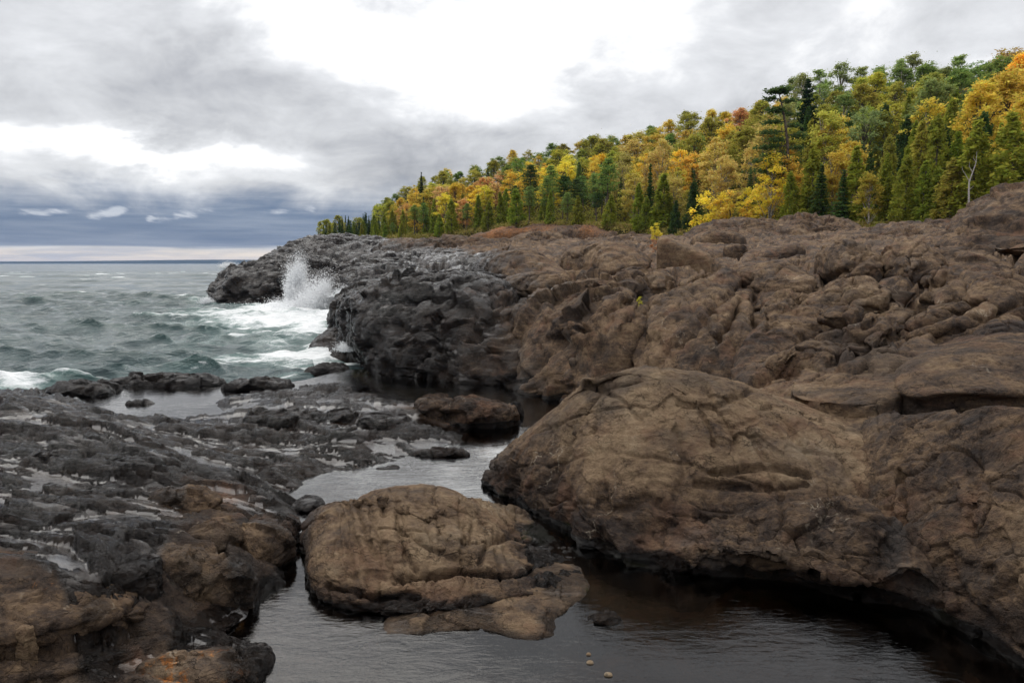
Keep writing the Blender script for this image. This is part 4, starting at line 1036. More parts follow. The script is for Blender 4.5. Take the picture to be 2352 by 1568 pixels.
stone('dark broken rock step in the middle of the wet mound', 260, 1100, .74, 1.0, .5, .26, tone=.3, n=4, seed=35, wet_add=.5, rot=-.15, M=190, K=70)
stone('brown dry block with a flat top at the edge of the shelf', 470, 1310, .50, .55, .5, .40, tone=.62, n=4.5, seed=37, M=190, K=80)
stone('cracked brown block with steep face above the dark recess', 370, 1395, .48, .62, .55, .42, tone=.46, n=5, seed=39, M=190, K=84, rot=.15)
stone('dark grey block with steep face in the broken shelf edge', 285, 1435, .52, .42, .5, .46, tone=.34, n=5.5, seed=41, M=170, K=80, wet_add=.2)
stone('tall brown broken face dropping to the pool from the shelf', 460, 1405, .36, .75, .55, .40, tone=.56, n=4, seed=43, M=200, K=90, rot=-.2)
stone('brown sloping rock beside the crevice, lichen-flecked', 560, 1320, .36, .6, .9, .36, tone=.62, n=2.6, seed=45, M=190, K=80, rot=-.5)
stone('flat brown rock beside the thin stream left of the turtle-backed boulder', 600, 1260, .36, .7, .7, .24, tone=.55, n=2.6, seed=46, M=170, K=64)
rock('rock_slab', 'dry brown cracked ledge along the front of the wet shelf', 'rock slab',
     [W(-80, 1500, z=.76), W(120, 1484, z=.73), W(240, 1458, z=.66), W(335, 1440, z=.58), W(345, 1375, z=.64), W(240, 1330, z=.74), W(60, 1310, z=.85), W(-90, 1310, z=.88)],
     [W(0, 1400, z=.98), W(130, 1402, z=.95), W(240, 1402, z=.88), W(310, 1395, z=.80), W(100, 1350, z=1.0), W(240, 1350, z=.90)],
     dict(seed=47, lump=.02, lump_l=.5, blocks=[(.42, .03, .03, .015, .0, .05), (.14, .018, .012, .008, .0, .10)], joints=[((.95, .2, .1), .30, .3, .05, .012)], fol=(.015, .15, (.9, .2, .0)), grit=(.008, .06)), M=300, K=120, n=6, under=.05, tone=.46, wet_add=-.4)
rock('rock_slab', 'dark lower ledge with a rusty lip under the brown cracked ledge', 'rock slab',
     [W(-80, 1610, z=.50), W(150, 1588, z=.48), W(330, 1530, z=.40), W(470, 1480, z=.32), W(545, 1448, z=.27), W(560, 1400, z=.3), W(400, 1435, z=.40), W(200, 1478, z=.54), W(-80, 1508, z=.60)],
     [W(0, 1535, z=.72), W(200, 1510, z=.67), W(400, 1458, z=.54), W(500, 1430, z=.45), W(100, 1525, z=.71)],
     dict(seed=49, lump=.04, lump_l=.4, blocks=[(.36, .05, .03, .015, .0, .14), (.12, .018, .010, .008, .0, .12)], fol=(.03, .15, (.9, .3, .0)), grit=(.010, .06)), M=300, K=100, n=4, under=.05, tone=.36, rust=.12)
stone('small tan loose stone lying on the cracked brown ledge', 45, 1468, .86, .12, .11, .07, tone=.85, n=3.4, seed=48, M=80, K=36)
stone('orange-flecked low rock at the bottom edge by the pool', 430, 1600, .40, 1.0, .45, .20, tone=.6, n=2.6, seed=49, M=220, K=70, rust=.36)
stone('dark ragged rock tongue reaching into the pool corner', 545, 1590, .26, .36, .5, .18, tone=.4, n=2.6, seed=50, M=150, K=60, wet_add=.3)
stone('low gravelly brown rock between two little pools behind the turtle-backed boulder', 700, 1180, .28, .5, .35, .14, tone=.4, n=2.2, seed=52, wet_add=.3)
stone('flat reddish rock just breaking the pool surface', 1385, 1452, .24, .40, .28, .095, tone=.62, n=2.3, seed=53, M=130, K=46)
rock('rock_slab', 'flat brown rock apron just above the water in front of the turtle-backed boulder', 'rock slab',
     [W(872, 1452, z=.27), W(905, 1466, z=.27), W(1000, 1460, z=.27), W(1120, 1452, z=.27), W(1190, 1476, z=.27), W(1270, 1472, z=.27), W(1282, 1425, z=.27), W(1335, 1385, z=.27), W(1352, 1340, z=.27), W(1310, 1300, z=.27), W(1120, 1310, z=.27), W(940, 1370, z=.27)],
     [W(920, 1446, z=.352), W(1060, 1430, z=.372), W(1200, 1430, z=.372), W(1300, 1360, z=.38), W(1240, 1400, z=.38)],
     dict(seed=54, lump=.030, lump_l=.28, blocks=[(.3, .012, .014, .012, .0, .06)], fol=(.012, .1, (.9, .1, .1)), grit=(.012, .07)), M=380, K=110, n=2.4, tone=.74, wet_add=-.25, center=W(1150, 1390, z=.3), deep=.3)


def far_stone(label, px, py, y, wpx, hpx, dpt, n=5.0, tone=.45, rot=0.3, seed=1, tilt=(0, 0), wet_add=0.0, rel=1.0):
    w, h = wpx * y / FPX, hpx * y / FPX
    x0, _, z0 = W(px, py, y=y)
    rg = np.random.RandomState(seed)
    ft = [(x0 + (a * w / 2) * math.cos(rot) - b * dpt / 2 * math.sin(rot), y + dpt / 2 + a * w / 2 * math.sin(rot) + b * dpt / 2 * math.cos(rot), z0 - .15)
          for a, b in ((-1, -.2), (-.9, -1), (0, -1.08), (.95, -.95), (1.05, 0), (.9, 1), (0, 1.05), (-.95, .95))]
    tp = [(x0 + a * w * .35, y + dpt / 2 + b * dpt * .35, z0 + h * (1 + tilt[0] * a + tilt[1] * b)) for a, b in ((-1, -1), (1, -1), (1, 1), (-1, 1), (0, 0))]
    return rock('rock_block', label, 'rock block', ft, tp, dict(seed=seed, lump=.10 * h * rel, lump_l=.8, blocks=[(1.0, .10 * h, .06, .05, .02), (.35, .03, .02, .02, .01)], fol=(.05, .4, (.6, .3, .7)), grit=(.03, .25)), M=150, K=70, n=n, tone=tone, wet_add=wet_add)


far_stone('tilted angular block with a slate-grey split face', 1580, 618, 34, 120, 58, 1.8, n=9, tone=.85, rot=-.25, seed=71, tilt=(-.25, .1), rel=.4)
far_stone('square-ended brown block lying under the knobbly ridge', 1790, 605, 36, 120, 38, 1.8, n=6, tone=.50, rot=.22, seed=73, tilt=(.2, .1), rel=.5)
far_stone('small dark cubic block left of the square-ended block', 1695, 588, 40, 46, 26, .9, n=5, tone=.56, rot=.5, seed=75)
far_stone('low hollow-fronted rock behind the tilted block', 1660, 560, 47, 110, 30, 2.2, n=3, tone=.66, rot=.1, seed=77)

# ------------------------------------------------------------------ water
def lake_material():
    m, k, out = new_mat('lake_water')
    pos = k.node('ShaderNodeNewGeometry').outputs['Position']
    foam = attr(k, 'foam')
    crest = attr(k, 'crest')
    st = k.node('ShaderNodeMapping')
    k.put(st.inputs[0], pos)
    st.inputs['Rotation'].default_value = (0, 0, math.radians(-14))
    st.inputs['Scale'].default_value = (0.32, 1.0, 1.0)
    st = st.outputs[0]
    n1 = k.noise(st, 1.1, 8, 0.66, 0.8)
    n2 = k.noise(st, 5.0, 7, 0.68, 0.5)
    n3 = k.noise(pos, 14.0, 5, 0.7)
    f = k.m('ADD', foam, k.m('MULTIPLY', k.m('SUBTRACT', n1, 0.5), 0.95))
    f = k.m('ADD', f, k.m('MULTIPLY', k.m('SUBTRACT', n2, 0.5), 0.65))
    f = k.m('ADD', f, k.m('MULTIPLY', k.m('SUBTRACT', n3, 0.5), 0.25))
    ws = k.node('ShaderNodeMapping')
    k.put(ws.inputs[0], pos)
    ws.inputs['Rotation'].default_value = (0, 0, math.radians(-18))
    ws.inputs['Scale'].default_value = (0.10, 0.75, 1.0)
    lines = k.m('MULTIPLY', k.ss(k.noise(ws.outputs[0], 1.0, 8, 0.66, 0.6), 0.56, 0.72), 0.42)
    f = k.m('ADD', f, lines)
    fm = k.ss(f, 0.38, 0.72)
    milky = k.ss(k.m('ADD', foam, k.m('MULTIPLY', k.m('SUBTRACT', n1, 0.5), 0.5)), 0.15, 0.75)
    deep = k.mix(k.ss(n1, 0.35, 0.65), (0.042, 0.072, 0.078), (0.068, 0.108, 0.110))
    deep = k.mix(k.ss(crest, 0.2, 0.9, 0.0, 0.6), deep, (0.016, 0.055, 0.050))
    deep = k.mix(k.m('MULTIPLY', milky, 0.8), deep, (0.20, 0.33, 0.30))
    col = k.mix(fm, deep, (0.86, 0.88, 0.88))
    w1 = k.noise(st, 2.4, 7, 0.62, 0.5)
    w2 = k.noise(st, 8.0, 5, 0.6, 0.3)
    w0 = k.noise(st, 0.45, 5, 0.6, 0.6)
    dist_ = k.node('ShaderNodeVectorMath', operation='LENGTH')
    k.put(dist_.inputs[0], pos)
    far = k.ss(dist_.outputs['Value'], 50, 220)
    h = k.m('ADD', k.m('MULTIPLY', w1, 1.5), k.m('MULTIPLY', w2, 0.35))
    h = k.m('ADD', h, k.m('MULTIPLY', k.m('MULTIPLY', w0, k.m('MULTIPLY_ADD', far, 0.75, 0.25)), 6.0))
    bp = k.node('ShaderNodeBump')
    k.put(bp.inputs['Strength'], k.ss(k.noise(k.v('MULTIPLY', pos, (0.35, 1.0, 1.0)), 0.028, 6, 0.65, 0.5), 0.36, 0.64, 0.25, 1.0))
    bp.inputs['Distance'].default_value = 0.22
    k.put(bp.inputs['Height'], k.m('ADD', h, k.m('MULTIPLY', fm, 0.15)))
    b = k.node('ShaderNodeBsdfPrincipled')
    k.put(b.inputs['Base Color'], col)
    k.put(b.inputs['Roughness'], k.m('ADD', k.m('MULTIPLY_ADD', fm, 0.55, 0.10), k.m('MULTIPLY', far, 0.06)))
    b.inputs['IOR'].default_value = 1.333
    k.put(b.inputs['Normal'], bp.outputs[0])
    k.l.new(b.outputs[0], out.inputs['Surface'])
    return m


def pool_material():
    m, k, out = new_mat('pool_water')
    pos = k.node('ShaderNodeNewGeometry').outputs['Position']
    mp = k.node('ShaderNodeMapping')
    k.put(mp.inputs[0], pos)
    mp.inputs['Rotation'].default_value = (0, 0, math.radians(12))
    mp.inputs['Scale'].default_value = (0.55, 1.5, 1.0)
    a = k.noise(mp.outputs[0], 5.0, 4, 0.55, 0.6)
    b = k.noise(mp.outputs[0], 16.0, 4, 0.6, 0.8)
    gate = k.ss(k.noise(pos, 0.55, 3, 0.5), 0.38, 0.66, 0.25, 1.0)
    h = k.m('MULTIPLY', k.m('ADD', a, k.m('MULTIPLY', b, 0.35)), gate)
    bp = k.node('ShaderNodeBump')
    bp.inputs['Strength'].default_value = 0.28
    bp.inputs['Distance'].default_value = 0.030
    k.put(bp.inputs['Height'], h)
    fr = k.node('ShaderNodeFresnel')
    fr.inputs['IOR'].default_value = 1.48
    k.put(fr.inputs['Normal'], bp.outputs[0])
    tr = k.node('ShaderNodeBsdfTransparent')
    tr.inputs['Color'].default_value = (0.27, 0.19, 0.10, 1)
    gl = k.node('ShaderNodeBsdfGlossy')
    gl.inputs['Roughness'].default_value = 0.035
    gl.inputs['Color'].default_value = (1, 1, 1, 1)
    k.put(gl.inputs['Normal'], bp.outputs[0])
    mx = k.node('ShaderNodeMixShader')
    k.put(mx.inputs[0], fr.outputs[0])
    k.l.new(tr.outputs[0], mx.inputs[1])
    k.l.new(gl.outputs[0], mx.inputs[2])
    k.l.new(mx.outputs[0], out.inputs['Surface'])
    return m


LAKE, POOL = lake_material(), pool_material()

LU = 390
_ly = np.concatenate([np.exp(np.linspace(math.log(11.5), math.log(95), 440)), np.exp(np.linspace(math.log(95.8), math.log(320), 110)), np.exp(np.linspace(math.log(328), math.log(12500), 50))])
LV = len(_ly)
_lu = np.linspace(-1.0, 0.0, LU)
lx = _lu[None] * _ly[:, None]
ly = np.repeat(_ly[:, None], LU, 1)
# far out the sheet spreads wide on both sides
wide = np.interp(ly, [11.5, 90, 400, 12500], [1, 1, 1.5, 2.4])
lx = lx * wide + np.interp(ly, [11.5, 150, 600, 12500], [0, 0, .6, 1.2]) * ly * (lx / ly + 1.0)
lx, ly = lx.ravel(), ly.ravel()
lz = np.zeros(len(lx))
dxw = np.zeros(len(lx))
dyw = np.zeros(len(lx))
rg = np.random.RandomState(3)
gap = np.interp(ly, _ly, np.gradient(_ly)) * 1.4
PW = np.stack([lx, ly, np.zeros(len(lx))], 1).astype(np.float32)
gust = 0.75 + 0.55 * fbm(PW / 9.0, 3, 81)
for i in range(74):
    L = 0.55 * (6.5 / 0.55) ** rg.rand() if i < 64 else rg.uniform(8, 24)
    a = math.radians(-100 + rg.normal() * 19)            # the way the waves run: towards the shore and the camera
    kx, ky = math.cos(a) * 2 * math.pi / L, math.sin(a) * 2 * math.pi / L
    A = 0.027 * L ** 0.42 * rg.uniform(.6, 1.3)
    p = kx * lx + ky * ly + rg.rand() * 6.28 + 0.8 * perlin(PW / (L * 3.5), 90 + i % 9)
    fade = np.clip(1.6 - gap / (L * 0.45), 0, 1) * (gust if L < 6 else 1)
    if i >= 64:
        fade = fade * sstep(ly, 60, 150)
    lz += A * fade * np.sin(p)
    dxw += A * fade * math.cos(a) * np.cos(p) * 0.6
    dyw += A * fade * math.sin(a) * np.cos(p) * 0.6
crest = np.clip(lz * 2.2 + 0.15, 0, 1)
FOAM = [(600, 765, 190, 26, .40), (660, 795, 150, 24, .44), (560, 835, 170, 13, .55), (480, 850, 120, 10, .42), (600, 720, 210, 17, .70), (520, 745, 170, 12, .50), (300, 700, 120, 5, .25), (200, 770, 130, 8, .2), (110, 842, 120, 10, .28),   # px, py, half width, half depth (picture units), strength
    (690, 705, 120, 26, 1.0), (640, 738, 150, 22, .85), (745, 740, 70, 28, 1.0), (560, 728, 120, 14, .42), (760, 690, 50, 40, 1.0), (620, 690, 60, 14, .6),
    (770, 812, 75, 16, .95), (690, 828, 130, 11, .80), (600, 845, 100, 9, .55), (800, 795, 40, 20, .8), (690, 850, 80, 8, .55), (760, 790, 60, 8, .55), (470, 690, 24, 8, .7), (480, 700, 50, 6, .45),
    (40, 890, 110, 18, .62), (0, 880, 60, 12, .5), (372, 676, 20, 3, .38), (120, 712, 30, 4, .3), (380, 745, 120, 8, .20), (450, 800, 160, 10, .12), (640, 870, 60, 6, .5), (790, 838, 40, 9, .7), (330, 770, 60, 5, .2), (200, 640, 60, 2, .22), (360, 630, 50, 2, .3)]
foam = np.zeros(len(lx))
dd = np.maximum(ly, 1)
ppx = 1176 + FPX * lx / dd / 1.0
ppy = 605 + FPX * CAM_Z / dd * 1.011
for (a, b, rx, ry, s) in FOAM:                            # each patch lies where the surf breaks, as metres on the water
    x0, y0, _ = W(a, b, z=0)
    ex = rx * y0 / FPX
    ey = ry * y0 * y0 / (FPX * CAM_Z)
    sk = 0.10
    q = ((lx - x0 + sk * (ly - y0)) / ex) ** 2 + ((ly - y0) / ey) ** 2
    foam = np.maximum(foam, s * np.exp(-q * 0.8))
cap = sstep(lz, 0.24, 0.40) * sstep(perlin(PW / 5.0, 97), 0.02, 0.35) * 0.66 * (ly < 300)
foam = np.clip(np.maximum(foam, cap), 0, 1)
surf = foam * sstep(ly, 12, 20) * (ly < 70)
lz = lz * np.interp(ly, [11.5, 16, 26], [.25, .5, 1.0]) + surf * 0.35 * np.clip(fbm(PW / 1.1, 4, 83) + .25, 0, 1) + 0.10 * surf
# the wave tongue running in under the cliff
tx, ty, _ = W(720, 825, z=0)
q = ((ly - ty - (lx - tx) * 0.42) / 0.9)
lz += 0.28 * np.exp(-q * q) * np.exp(-((lx - tx) / 3.4) ** 2)
lz = np.minimum(lz, np.interp(ly, [11.5, 15, 20], [.10, .22, 2]))
lz = np.minimum(lz, np.where((lx / ly > -.27) & (ly < 27), .10, 2.))
me = grid_mesh('lake', np.stack([lx + dxw, ly + dyw, lz], 1), LU, LV, False, dict(foam=foam, crest=crest))
props(link('lake', me, LAKE), 'choppy grey-green lake with white surf along the rocks', None, None, 'structure')

pool_outline = [W(175, 902, z=POOL_Z), W(350, 886, z=POOL_Z), W(470, 889, z=POOL_Z), W(600, 888, z=POOL_Z), W(700, 872, z=POOL_Z), W(790, 850, z=POOL_Z), W(850, 846, z=POOL_Z), W(960, 850, z=POOL_Z), (0.4, 22.0, POOL_Z), (3.2, 16.5, POOL_Z), (3.4, 13.0, POOL_Z), (3.0, 9.5, POOL_Z),
                (6.5, 6.6, POOL_Z), (6.5, 2.2, POOL_Z), (-1.5, 2.2, POOL_Z), (-2.6, 4.6, POOL_Z), (-3.2, 8.0, POOL_Z), (-6.5, 13.2, POOL_Z), (-10.5, 17.0, POOL_Z)]
me = bpy.data.meshes.new('pool')
me.from_pydata(pool_outline, [], [list(range(len(pool_outline)))[::-1]])
me.update()
if me.polygons[0].normal.z < 0:
    me.flip_normals()
props(link('pool_water', me, POOL), 'still dark water of the rock pools and the channel between the boulders', None, None, 'structure')


# ------------------------------------------------------------------ spray
def spray(label, plumes, seed, n, r0):
    rg = np.random.RandomState(seed)
    pts, rad = [], []
    for (px, py, y, h, w, lean, share) in plumes:
        m_ = int(n * share)
        x0, _, z0 = W(px, py, y=y)
        t = rg.beta(1.1, 2.0, m_)
        # jets: the drops bunch along a few dozen threads thrown up from the foot
        nj = 60
        ja, jl = rg.normal(0, .42, nj), rg.uniform(.45, 1.0, nj)
        j = rg.randint(0, nj, m_)
        tt = t * jl[j]
        spread = w * (0.16 + 0.85 * tt)
        xx = x0 + ja[j] * w * (.35 + tt) + lean * tt * h + rg.normal(0, 1, m_) * spread * .13
        yy = y + rg.normal(0, .35, m_) * w + ja[::-1][j] * .3 * w
        zz = z0 + h * tt * (1 - .18 * (ja[j] / .42) ** 2 * .5) + rg.normal(0, .03, m_) * h
        pts.append(np.stack([xx, yy, zz], 1))
        rad.append(r0 * (1.5 - 1.0 * t) * np.exp(rg.normal(0, .45, m_)))
    pts, rad = np.concatenate(pts), np.concatenate(rad)
    m_ = len(pts)
    q = rg.normal(size=(m_, 3, 3))
    q /= np.linalg.norm(q, axis=2, keepdims=True)
    V = (pts[:, None] + q * rad[:, None, None]).reshape(-1, 3)
    F = np.arange(3 * m_).reshape(-1, 3)
    o = link('wave_spray', poly_mesh('wave_spray', V, F, smooth=True), SPRAY)
    return props(o, label, 'spray', None, 'stuff')


SPRAY, k, out = new_mat('spray')
b = k.node('ShaderNodeBsdfDiffuse')
b.inputs['Color'].default_value = (0.92, 0.93, 0.94, 1)
t_ = k.node('ShaderNodeBsdfTranslucent')
t_.inputs['Color'].default_value = (0.92, 0.93, 0.94, 1)
mx = k.node('ShaderNodeMixShader')
mx.inputs[0].default_value = 0.45
k.l.new(b.outputs[0], mx.inputs[1])
k.l.new(t_.outputs[0], mx.inputs[2])
k.l.new(mx.outputs[0], out.inputs['Surface'])
spray('tall white burst of spray against the black headland face', [(680, 695, 57, 4.7, 1.35, .06, .42), (738, 708, 54, 3.2, 2.5, .16, .38), (700, 706, 55, 1.1, 3.6, .0, .20)], 5, 150000, .038)
spray('small white burst of spray behind the headland tip', [(520, 616, 95, 1.2, 1.5, .35, 1.0)], 6, 9000, .05)
spray('churned white splash low at the left corner of the headland', [(476, 697, 63.5, .8, .9, .0, 1.0)], 7, 6000, .035)
spray('white splash thrown over the low ledge edge beside the surf', [(785, 680, 40, .9, .9, .3, .6), (800, 803, 25.5, .4, .8, .0, .4)], 8, 14000, .018)

# ------------------------------------------------------------------ the far shore
us = np.linspace(-1.9, 1.2, 260)
D = 9200.0
hh = 46 + 16 * np.array([math.sin(u * 3.1 + 1.0) + .6 * math.sin(u * 7.7) + .35 * math.sin(u * 17 + 2) for u in us])
hh *= np.interp(us, [-1.0, -.68, -.55, -.3, .1], [.55, .7, .95, 1.15, 1.1])
prof = [(-350, -6), (-150, .45), (0, .85), (250, 1.0), (700, .9), (1500, -.3)]
V = np.array([(u * (D + dd_), D + dd_, max(h * q if q > -1 else q, -3.0)) for dd_, q in prof for u, h in zip(us, hh)])
FARM, k, out = new_mat('far_wooded_shore')
b = k.node('ShaderNodeBsdfPrincipled')
pos = k.node('ShaderNodeNewGeometry').outputs['Position']
k.put(b.inputs['Base Color'], k.mix(k.noise(pos, 0.004, 4), (0.035, 0.055, 0.060), (0.050, 0.070, 0.070)))
b.inputs['Roughness'].default_value = 1.0
b.inputs['Specular IOR Level'].default_value = 0.0
k.l.new(b.outputs[0], out.inputs['Surface'])
props(link('far_shore', grid_mesh('far_shore', V, 260, len(prof)), FARM), 'low wooded far shore along the horizon', None, None, 'structure')

# ------------------------------------------------------------------ the wooded hill
FRONT = [(500, 400, 548), (640, 370, 548), (740, 330, 548), (860, 285, 549), (1000, 240, 545), (1080, 225, 535), (1200, 200, 518), (1400, 172, 522), (1560, 148, 540), (1700, 134, 535), (1800, 124, 530), (2000, 106, 530), (2200, 96, 512), (2352, 90, 500), (2700, 84, 480), (3300, 80, 470)]
SKY = [(500, 548), (700, 548), (740, 541), (790, 512), (850, 500), (900, 478), (950, 440), (1000, 414), (1100, 386), (1200, 366), (1300, 346), (1400, 328), (1480, 312), (1550, 287), (1640, 262), (1740, 240), (1830, 205), (1900, 192), (1960, 195), (2060, 166), (2150, 160), (2220, 172), (2260, 150), (2300, 138), (2352, 146), (2700, 150), (3300, 170)]
fx = np.array([q[0] for q in FRONT], float)
sx_ = np.array([q[0] for q in SKY], float)


def hill(px, f):
    """Place on the hill: px sets the bearing, f runs from the shore edge (0) to the ridge (1)."""
    px = np.asarray(px, float)
    d0 = np.interp(px, fx, [q[1] for q in FRONT])
    b0 = np.interp(px, fx, [q[2] for q in FRONT])
    sk = np.interp(px, sx_, [q[1] for q in SKY])
    dep = np.interp(px, [700, 800, 1000, 1500, 2400], [25, 60, 100, 125, 115])
    d1 = d0 + dep
    z0 = CAM_Z + d0 * (605 - b0) / FPX
    th = np.interp(px, [740, 900, 1000, 1500, 2352], [5.0, 6.5, 8.0, 10.5, 13.5])
    z1 = CAM_Z + d1 * (605 - sk) / (FPX + 0.1 * (605 - sk)) - th
    z1 = np.maximum(z1, z0 + 0.5)
    f = np.asarray(f, float)
    d_ = d0 + (d1 - d0) * f
    ff = np.where(f > 1, 1 + (f - 1) * 0.10, f)
    z_ = z0 + (z1 - z0) * np.power(np.clip(ff, 0, 2), 1.12)
    z_ = np.where(f < 0, z0 + f * 75, z_)
    return (px - 1176) / FPX * d_, d_, z_


HP, HF = np.linspace(745, 3300, 240), np.linspace(-0.30, 3.0, 80)
a_, b_ = np.meshgrid(HP, HF)
hx, hy, hz = hill(a_.ravel(), b_.ravel())
HV = np.stack([hx, hy, hz], 1)
HV[:, 2] += 0.6 * fbm(HV / 7.0, 4, 101)
HV[:, 2] = np.maximum(HV[:, 2], -3.0)
SOIL, k, out = new_mat('forest_floor')
pos = k.node('ShaderNodeNewGeometry').outputs['Position']
n1 = k.noise(pos, 0.35, 8, 0.7)
c_ = k.ramp(n1, [(0.3, (0.018, 0.020, 0.009)), (0.5, (0.050, 0.042, 0.018)), (0.7, (0.11, 0.070, 0.025))])
b = k.node('ShaderNodeBsdfPrincipled')
k.put(b.inputs['Base Color'], c_)
b.inputs['Roughness'].default_value = 1.0
b.inputs['Specular IOR Level'].default_value = 0.0
bp = k.node('ShaderNodeBump')
bp.inputs['Distance'].default_value = 0.6
k.put(bp.inputs['Height'], k.noise(pos, 1.4, 7, 0.7))
k.put(b.inputs['Normal'], bp.outputs[0])
k.l.new(b.outputs[0], out.inputs['Surface'])
props(link('hill', grid_mesh('hill', HV, 240, 80), SOIL), 'steep wooded hillside behind the rocky shore', None, None, 'structure')

# ------------------------------------------------------------------ trees
LEAF, k, out = new_mat('leaves')
oc = k.node('ShaderNodeObjectInfo')
tint = attr(k, 'tint')
hue = attr(k, 'hue')
c1 = k.node('ShaderNodeHueSaturation')
k.put(c1.inputs['Hue'], k.m('MULTIPLY_ADD', hue, 0.05, 0.489))
k.put(c1.inputs['Value'], k.m('MULTIPLY_ADD', tint, 0.62, 0.86))
k.put(c1.inputs['Color'], oc.outputs['Color'])
df = k.node('ShaderNodeBsdfDiffuse')
tl = k.node('ShaderNodeBsdfTranslucent')
k.put(df.inputs['Color'], c1.outputs[0])
k.put(tl.inputs['Color'], c1.outputs[0])
mx = k.node('ShaderNodeMixShader')
mx.inputs[0].default_value = 0.55
k.l.new(df.outputs[0], mx.inputs[1])
k.l.new(tl.outputs[0], mx.inputs[2])
k.l.new(mx.outputs[0], out.inputs['Surface'])


def bark(name, c0, c1, sc):
    m, k, out = new_mat(name)
    pos = k.node('ShaderNodeTexCoord').outputs['Object']
    b = k.node('ShaderNodeBsdfPrincipled')
    k.put(b.inputs['Base Color'], k.mix(k.ss(k.noise(pos, sc, 5, .7), .4, .62), c0, c1))
    b.inputs['Roughness'].default_value = .9
    b.inputs['Specular IOR Level'].default_value = .1
    k.l.new(b.outputs[0], out.inputs['Surface'])
    return m


BARK = bark('grey_bark', (.075, .06, .05), (.15, .125, .10), 5)
BIRCH = bark('birch_bark', (.16, .13, .10), (.52, .48, .42), 3)
PINE_BARK = bark('pine_bark', (.085, .062, .048), (.20, .16, .13), 4)
DEAD = bark('dead_wood', (.34, .31, .28), (.52, .49, .46), 4)


def tube(path, rads, sides=6):
    """A tapering limb along a path."""
    path = np.asarray(path, float)
    n = len(path)
    tg = np.gradient(path, axis=0)
    tg /= np.linalg.norm(tg, axis=1)[:, None] + 1e-9
    ref = np.where(np.abs(tg[:, 2:3]) > .9, np.array([[1., 0, 0]]), np.array([[0, 0, 1.]]))
    a = np.cross(tg, ref)
    a /= np.linalg.norm(a, axis=1)[:, None] + 1e-9
    b = np.cross(tg, a)
    th = np.linspace(0, 2 * math.pi, sides, endpoint=False)
    V = path[:, None] + (np.cos(th)[None, :, None] * a[:, None] + np.sin(th)[None, :, None] * b[:, None]) * np.asarray(rads)[:, None, None]
    F = [(i * sides + j, i * sides + (j + 1) % sides, (i + 1) * sides + (j + 1) % sides, (i + 1) * sides + j) for i in range(n - 1) for j in range(sides)]
    return V.reshape(-1, 3), np.array(F)


class Wood:
    def __init__(self):
        self.V, self.F, self.n = [], [], 0

    def limb(self, path, rads, sides=6):
        v, f = tube(path, rads, sides)
        self.V.append(v)
        self.F.append(f + self.n)
        self.n += len(v)

    def mesh(self, name, mat):
        me = poly_mesh(name, np.concatenate(self.V), np.concatenate(self.F), smooth=True)
        me.materials.append(mat)
        return me


def leaf_mesh(name, pts, size, rg, up=0.75, flat=None, tint=None, long=1.0):
    """Small leaf-spray faces at pts; each has its own turn, size and shade."""
    n = len(pts)
    d = rg.normal(size=(n, 3))
    d[:, 2] = np.abs(d[:, 2]) + up
    if flat is not None:
        d = d * np.array([flat, flat, 1.0])
    d /= np.linalg.norm(d, axis=1)[:, None]
    r = rg.normal(size=(n, 3))
    a = np.cross(d, r)
    a /= np.linalg.norm(a, axis=1)[:, None]
    b = np.cross(d, a)
    s = size * np.exp(rg.normal(0, .28, n))[:, None]
    w = s * .62
    V = np.stack([pts - a * s * long, pts + b * w * .9 + d * s * .12, pts + a * s * long, pts - b * w + d * s * .1], 1).reshape(-1, 3)
    F = np.arange(4 * n).reshape(-1, 4)
    t = rg.rand(n) if tint is None else np.clip(tint + rg.normal(0, .16, n), 0, 1)
    me = poly_mesh(name, V, F, dict(tint=np.repeat(t, 4), hue=np.repeat(rg.rand(n), 4)))
    me.materials.append(LEAF)
    return me


def bend(p0, p1, rg, wob, n=6):
    t = np.linspace(0, 1, n)[:, None]
    p = np.array(p0) + (np.array(p1) - np.array(p0)) * t
    return p + np.cumsum(rg.normal(0, wob, (n, 3)), 0) * (t * (1.0 if n > 2 else 0))


def broadleaf(seed, h=12., wid=5.2, crown0=.30, leaves=3600, size=.17, bk=None, clumps=46, irregular=.35, lobe=.19):
    rg = np.random.RandomState(seed)
    wd = Wood()
    top = np.array([rg.normal(0, .35), rg.normal(0, .35), h * .93])
    tr = bend((0, 0, -.4), top, rg, .07, 9)
    wd.limb(tr, np.linspace(.020 * h, .005 * h, 9), 7)
    cs = []
    for i in range(clumps):
        zf = crown0 + (1 - crown0) * rg.rand() ** .85
        t = (zf - crown0) / (1 - crown0)
        env = math.sin(math.pi * min(.98, .16 + .80 * t)) ** .75
        a = rg.rand() * 6.283
        r = wid / 2 * env * rg.uniform(.45, 1.0) * (1 + irregular * math.sin(a * 2 + seed) * .6)
        c = np.array([r * math.cos(a), r * math.sin(a), h * zf + rg.normal(0, .25)])
        cs.append((c, rg.uniform(.7, 1.25) * h * lobe * .40))
        zs = max(.18, zf - .18 - .10 * rg.rand())
        k0 = tr[min(8, int(zs * 8.6))]
        if i % 2 == 0:
            wd.limb(bend(k0, c, rg, .06, 5), np.linspace(.0065 * h, .0016 * h, 5), 5)
    pts, tn = [], []
    for c, r in cs:
        m_ = int(leaves / clumps * rg.uniform(.7, 1.3))
        d = rg.normal(size=(m_, 3))
        d /= np.linalg.norm(d, axis=1)[:, None]
        rr = r * np.where(rg.rand(m_) < .7, rg.rand(m_) ** .5, np.abs(rg.normal(0, .95, m_)))
        pts.append(c + d * rr[:, None] * np.array([1.2, 1.2, .72]))
        tn.append(np.full(m_, rg.uniform(.25, .75)))
    return wd.mesh('trunk', bk or BARK), leaf_mesh('crown', np.concatenate(pts), size, rg, tint=np.concatenate(tn))


